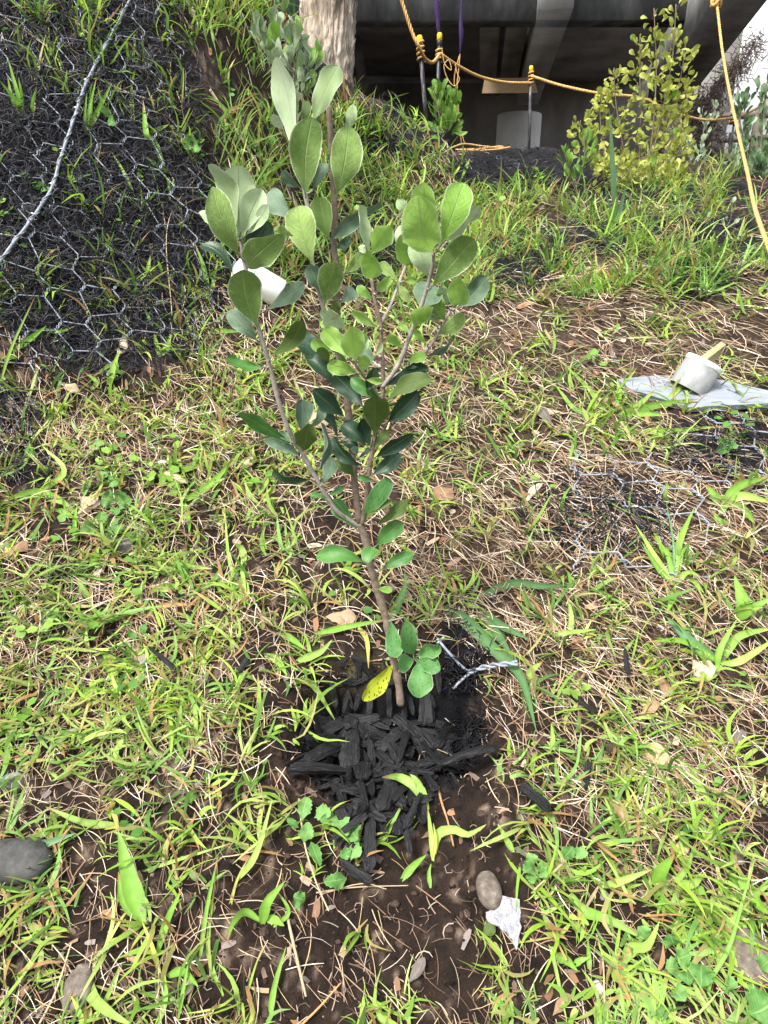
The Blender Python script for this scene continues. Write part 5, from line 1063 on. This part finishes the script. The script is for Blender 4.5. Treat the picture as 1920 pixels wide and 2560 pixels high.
post('second black steel post with yellow cap', (1099, 89), (1092, 300), 5.4, 11, wraps=3, wy=137)
post('middle black steel post before the round column with yellow cap', (1328, 170), (1322, 378), 6.1, 9, wraps=4, wy=196)
post('far right dark post by the fence with a white tag', (1832, 292), (1822, 425), 7.0, 11, cap='blackcap', wraps=2, wy=300)
q = at(1823, 322, 6.92); V, F = box(q, (.045, .012, .06)); tag(single('reflector_tag', V, F, M['tag'], smooth_=False), 'small white tag on the far right dark post', 'tag')
def rope(label, pts, rpx, name='rope', strands=3, group=None, n=220, mat='rope'):
    P = np.array([at(*p) for p in pts]); C = curve(P, n); dep = project(C)[2]; r = rpx / FPX * (dep.mean() if np.isscalar(rpx) else dep) * 1.0
    T, A, B = frames(C); L = np.r_[0, np.cumsum(np.linalg.norm(np.diff(C, axis=0), axis=1))]; parts_ = []
    r0 = float(np.mean(r))
    if strands == 1: V, F = tube(C, r0, 6)
    else:
        for k in range(strands):
            ph = L / (r0 * 7) * 2 * math.pi + k * 2 * math.pi / strands; parts_.append(tube(C + (np.cos(ph)[:, None] * A + np.sin(ph)[:, None] * B) * r0 * .5, r0 * .56, 6))
        V, F = join(parts_)
    return tag(single(name, V, F, M[mat]), label, 'rope', group)
rope('orange rope from the top edge to the leftmost post, sagging to the second', [(985,-60,4.5),(1005,5,4.5),(1030,80,4.5),(1048,118,4.5),(1062,146,4.6),(1082,156,4.9),(1100,135,5.35)], 4.2)
rope('orange rope swag between the second post and the middle post', [(1100,134,5.35),(1145,165,5.5),(1200,192,5.7),(1262,206,5.9),(1328,208,6.05)], 3.6)
rope('orange rope swag from the middle post behind the yellow shrub to the fence post', [(1328,190,6.05),(1400,213,6.0),(1500,234,5.9),(1600,245,6.0),(1680,280,6.3),(1760,300,6.7),(1828,296,6.95)], 3.4)
rope('thin orange rope continuing right from the fence post', [(1828,296,6.95),(1870,282,6.8),(1930,250,6.6)], 2.6)
rope('thick orange rope hanging down the right edge from above', [(1782,-40,4.4),(1792,10,4.3),(1805,120,4.1),(1822,220,3.9),(1845,330,3.6),(1868,430,3.0),(1890,530,2.45),(1945,680,1.85),(2010,860,1.5)], 4.7, n=300)
kn = at(1791, 4, 4.3); a = np.linspace(0, 12, 60); V, F = tube(kn + np.stack([.022 * np.cos(a), .02 * np.sin(a), .02 * np.sin(a * 1.7)], -1), .009, 6); tag(single('rope_knot', V, F, M['rope']), 'knot in the thick rope at the top right', 'rope knot')
rope('thin orange cord hanging in a tangle from the second post', [(1105,125,5.3),(1112,160,5.3),(1128,175,5.3),(1122,150,5.3),(1110,165,5.3),(1118,195,5.3),(1135,215,5.3),(1148,200,5.3),(1142,180,5.3),(1138,160,5.3)], 1.2, name='cord', strands=1)
rope('thin orange cord hanging straight down to the mound', [(1150,135,5.6),(1147,170,5.6),(1143,210,5.6),(1146,260,5.6),(1148,310,5.6),(1154,360,5.6)], 1.3, name='cord', strands=1)
rope('second orange cord hanging beside the straight one', [(1148,140,5.55),(1138,180,5.55),(1136,210,5.55),(1144,235,5.55),(1147,300,5.55),(1162,362,5.55)], 1.2, name='cord', strands=1)
rope('loose orange cord loops lying on the crest of the bark mound', [(1128,370,5.5),(1160,360,5.5),(1210,366,5.5),(1255,370,5.5),(1250,366,5.5),(1200,372,5.5),(1140,374,5.5),(1190,376,5.4),(1240,374,5.4),(1275,368,5.5)], 2.2, name='cord', strands=1)
M['purple'] = mat_noise('purple_tape', [(0, (.015, .004, .035)), (1, (.045, .015, .10))], scale=20, rough=.5, bump=.3)
for lb, pts, w0 in [('purple tape hanging behind the second post', [(1090,-30),(1094,40),(1098,90),(1106,128)], [.016, .02, .012, .006]), ('purple tape hanging above the orange cord', [(1158,-30),(1152,40),(1153,90),(1150,132)], [.008, .008, .018, .004])]:
    P = np.array([at(x, y, 5.9) for x, y in pts]); C = curve(P, 24); W = np.interp(np.linspace(0, 1, 24), np.linspace(0, 1, 4), w0)
    V = np.stack([C - np.array([1, 0, 0]) * W[:, None], C + np.array([0, -.02, 0]), C + np.array([1, 0, 0]) * W[:, None]], 1).reshape(-1, 3); tag(single('purple_tape', V, grid_faces(3, 24), M['purple']), lb, 'tape')

# ------------------------------------------------------------------ tree trunk, strap foliage, dead vines
M['trunk'] = mat_noise('rough_tree_bark', [(0, (.12, .09, .065)), (.5, (.32, .26, .20)), (1, (.55, .47, .38))], scale=5, stretch=(3.2, 3.2, .7), rough=.95, bump=1, bscale=14, dist=.02, contrast=(.35, .65))
tb = at(812, 215, 3.75); tt_ = at(822, -140, 3.9); tr = empty('tree', tb, 'thick grey-brown tree trunk with ridged bark at the top of the bank', 'tree')
n = 70; m = 120; C = tb + (tt_ - tb) * np.linspace(-.25, 1.15, n)[:, None]; r0 = 68 / FPX * project(tb)[2]
a = np.linspace(0, 2 * np.pi, m, endpoint=False); V = []
for j in range(n):
    h = j / n; z = C[j][2]
    ridge = vnoise(a * 3.2 + .35 * np.sin(z * 7), np.full(m, z), .16, 21) + .7 * vnoise(a * 3.2, np.full(m, z * 1.0), .07, 22)
    ridge = np.abs(ridge) ** .7 * -1.5 + .3 * vnoise(a * 3.2, np.full(m, z), .03, 23)
    r = r0 * (1.0 + .12 * h + .25 * max(0, .25 - h) ) * (1 + .17 * ridge + .04 * np.sin(a * 3 + 1))
    V.append(C[j] + np.stack([r * np.cos(a), r * np.sin(a), 0 * a], -1))
part('trunk', np.concatenate(V), grid_faces(m, n, close_u=True), M['trunk'], tr)
ft = empty('strap_foliage', at(730, 90, 4.2), 'dark strap leaved plant left of the tree trunk at the top edge', 'plant')
for i in range(14):
    B = at(735 + rng.normal(0, 5), 110, 4.2); Tt = at(735 - rng.uniform(5, 80), -60 + rng.uniform(-60, 60), 4.2 + rng.normal(0, .15)); V, F = blade_mesh(np.array([B, (B + Tt) / 2 + np.array([0, 0, .05]), Tt]), .028, 12); part('blade', V, F, M['blade'], ft, col=np.tile(np.array([.06, .12, .05]), (len(V), 1)))
pr = []
for i in range(900):
    if rng.random() < .7: x = rng.normal(1745, 24); y = rng.uniform(235, 400); x += (300 - y) * .0
    else: t = rng.random(); x = 1750 + 150 * t; y = 258 - 180 * t + rng.uniform(-4, 22)
    yd = rng.uniform(8.0, 8.8); P0 = at(x, y, yd); k = 7; st = np.cumsum(rng.normal(0, .035, (k, 3)) + np.array([0, 0, -.018]), 0); pr.append(tube(P0 + st, .0035, 3, cap=False))
V, F = join(pr); M['vine'] = mat_noise('dead_vine', [(0, (.07, .05, .04)), (1, (.22, .17, .14))], scale=30, rough=.9, bump=.2)
tag(link('dead_vines', make_mesh('dead_vines', V, F, M['vine'])), kind='stuff')

# ------------------------------------------------------------------ other shrubs
def leaf_tpl(mat, L, wd, seed, tip=.6, nu=5, nv=7):
    V, F, UV = leaf_shape((0, 0, 0), (0, 0, L), wd, 0, .1, .2, nu, nv, tip, face=np.array([0, -1., 0]), wave=.15, seed=seed, pet=.08)
    return make_mesh('leaf', V, F, mat, uv=UV)
def shrub(name, label, base, stems, tpls, nleaf, spread, sz, cat='shrub', stem_r=.006, upb=.5, mats=None, group=None, extra=0, jit=.0, smat='twig'):
    root = empty(name, base, label, cat, group); pts = []
    for P, r in stems:
        C = curve(np.array(P), 26); V, F = tube(C, np.linspace(r, r * .35, 26), 6); part('stem', V, F, M[smat], root); pts.append(C)
    ex = []
    for i in range(nleaf + extra):
        C = pts[rng.integers(0, len(pts))]; q = int(rng.uniform(.12, 1.0) ** .8 * 25); p = C[q]
        off = rng.normal(0, 1, 3) * np.array([1, 1, .8]); off = off / np.linalg.norm(off) * spread * rng.uniform(.1, 1) * (1.15 - q / 32)
        d = nrm(off + np.array([0, 0, upb * spread])); B = p + off
        rotm = Vector(d).to_track_quat('Z', 'Y').to_matrix() @ Matrix.Rotation(rng.uniform(0, 6.28), 3, 'Z'); s = sz * rng.uniform(.6, 1.25)
        me = tpls[rng.integers(0, len(tpls))]
        if i < nleaf:
            o = link('leaf', me, root, tuple(B - np.array(root.location))); o.rotation_euler = rotm.to_euler(); o.scale = (s, s, s)
            if spread > .02 and i % 2 == 0: ex.append(tube(np.array([p, p + off * .5 + np.array([0, 0, -.004]), B + d * .002]), .0012 * max(1, sz), 3, cap=False))
        else:
            ex.append(None); X = np.array([v.co[:] for v in me.vertices]) * s; X = X @ np.array(rotm).T + B; Fm = [tuple(f.vertices) for f in me.polygons]; ex[-1] = ('leaf', X, Fm, me)
    tw_ = [e for e in ex if e and e[0] is not None and not isinstance(e[0], str)]
    if tw_: V, F = join(tw_); part('twigs', V, F, M[smat], root)['kind'] = 'stuff'
    lv = [e for e in ex if isinstance(e[0], str)]
    if lv:
        V, F = join([(e[1], e[2]) for e in lv]); uv = np.concatenate([np.stack([np.tile(np.linspace(-1, 1, 5), 7), np.repeat(np.linspace(0, 1, 7), 5)], -1) for e in lv]); part('foliage', V, F, lv[0][3].materials[0], root, uv=uv)['kind'] = 'stuff'
    return root
def pl(pts, y): return [at(p[0], p[1], y + (p[2] if len(p) > 2 else 0)) for p in pts]
ty = [leaf_tpl(M['shrub_y'], .045, .026, i) for i in range(4)] + [leaf_tpl(M['shrub_g'], .05, .03, 5)]
b = at(1600, 500, 4.4)
st = [(pl([(1590,520),(1625,380),(1640,200),(1635,20,.0)], 4.4), .006), (pl([(1590,520),(1640,350),(1680,150),(1690,10)], 4.4), .006), (pl([(1590,520),(1560,380),(1540,260),(1535,170)], 4.4), .006), (pl([(1590,520),(1660,400),(1700,280),(1720,210)], 4.4), .006),
      (pl([(1580,520),(1500,420),(1450,340),(1452,300)], 4.3), .005), (pl([(1590,520),(1600,350),(1600,220),(1600,90)], 4.5), .006), (pl([(1590,520),(1650,430),(1700,370),(1710,310)], 4.3), .005), (pl([(1590,520),(1520,400),(1500,290),(1510,230)], 4.4), .005), (pl([(1590,520),(1660,330),(1700,200),(1715,100)], 4.45), .006), (pl([(1600,520),(1620,450),(1560,430),(1500,400)], 4.2), .004), (pl([(1600,520),(1650,480),(1690,450),(1700,420)], 4.2), .004)]
shrub('yellow_shrub', 'tall airy shrub with yellow-green leaves at the upper right', b, st, ty, 290, .12, 1.0, extra=900, upb=.1)
tg = [leaf_tpl(M['shrub_g'], .085, .032, 30 + i, tip=.6) for i in range(4)]
b = at(1110, 335, 5.2)
shrub('green_shrub', 'small bright green leafy bush on the crest behind the second post', b, [(pl([(1105,345),(1108,290),(1100,225)], 5.2), .006), (pl([(1105,345),(1120,280),(1145,240)], 5.2), .006), (pl([(1105,345),(1098,290),(1085,225)], 5.2), .005), (pl([(1105,345),(1125,310),(1130,290)], 5.1), .004)], tg, 130, .07, 1.0, upb=.6)
ts = [leaf_tpl(M['shrub_silver'], .034, .019, 40 + i, tip=.62) for i in range(4)] + [leaf_tpl(M['felt'], .034, .018, 47, tip=.62), leaf_tpl(M['bright'], .034, .018, 48, tip=.62)]
b = g1(735, 380)
shrub('silver_shrub', 'second sapling with small silvery oval leaves higher on the bank', b, [(pl([(736,380),(730,300),(715,220),(700,130),(692,20)], 1.98), .0035), (pl([(730,300),(740,250),(762,190),(790,140)], 1.98), .0025), (pl([(715,230),(690,180),(665,120),(650,80)], 1.98), .002), (pl([(722,250),(735,180),(733,120),(735,90)], 1.96), .002)], ts, 150, .04, 1.25, upb=.8, smat='felt_bark')
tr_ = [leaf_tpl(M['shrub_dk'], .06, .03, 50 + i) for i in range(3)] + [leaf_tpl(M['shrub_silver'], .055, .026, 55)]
b = at(1880, 520, 4.6)
shrub('grey_green_shrub', 'grey-green bush at the right edge behind the hanging rope', b, [(pl([(1880,530),(1870,400),(1850,300),(1868,240)], 4.6), .007), (pl([(1880,530),(1900,380),(1910,280),(1912,210)], 4.6), .007), (pl([(1880,530),(1930,400),(1960,300)], 4.7), .007), (pl([(1880,530),(1910,450),(1940,380)], 4.5), .006), (pl([(1880,530),(1850,450),(1840,380)], 4.6), .005), (pl([(1880,530),(1900,480),(1890,400)], 4.5), .005)], tr_, 280, .10, 1.0, extra=160, upb=.6)
tq = [leaf_tpl(M['shrub_silver'], .07, .032, 60 + i) for i in range(3)]
for lb, x, y, yd, nl in [('small silvery seedling between the yellow shrub and the dead vines', 1735, 430, 5.2, 46), ('sparse green seedling in front of the bark mound', 1440, 470, 4.2, 40), ('pale seedling before the timber fence', 1770, 340, 6.8, 30), ('small pale seedling low at the right beside the rope', 1800, 590, 2.9, 12)]:
    b = at(x, y, yd); k = .5 if yd < 4 else 1
    shrub('seedling', lb, b, [([b, b + np.array([.03, 0, .12 * k]), b + np.array([.02, 0, .26 * k])], .004), ([b, b + np.array([-.05, 0, .1 * k]), b + np.array([-.08, 0, .18 * k])], .003)], tq if 'silver' in lb or 'pale' in lb else tg, nl, .06 * k, (.8 if yd > 4 else .4), upb=.8, cat='seedling')
print('TRIS', sum(sum(len(p.vertices) - 2 for p in []) for m in []), 'OBJ', len(bpy.data.objects), 'POLYS', sum(len(m.polygons) for m in bpy.data.meshes))
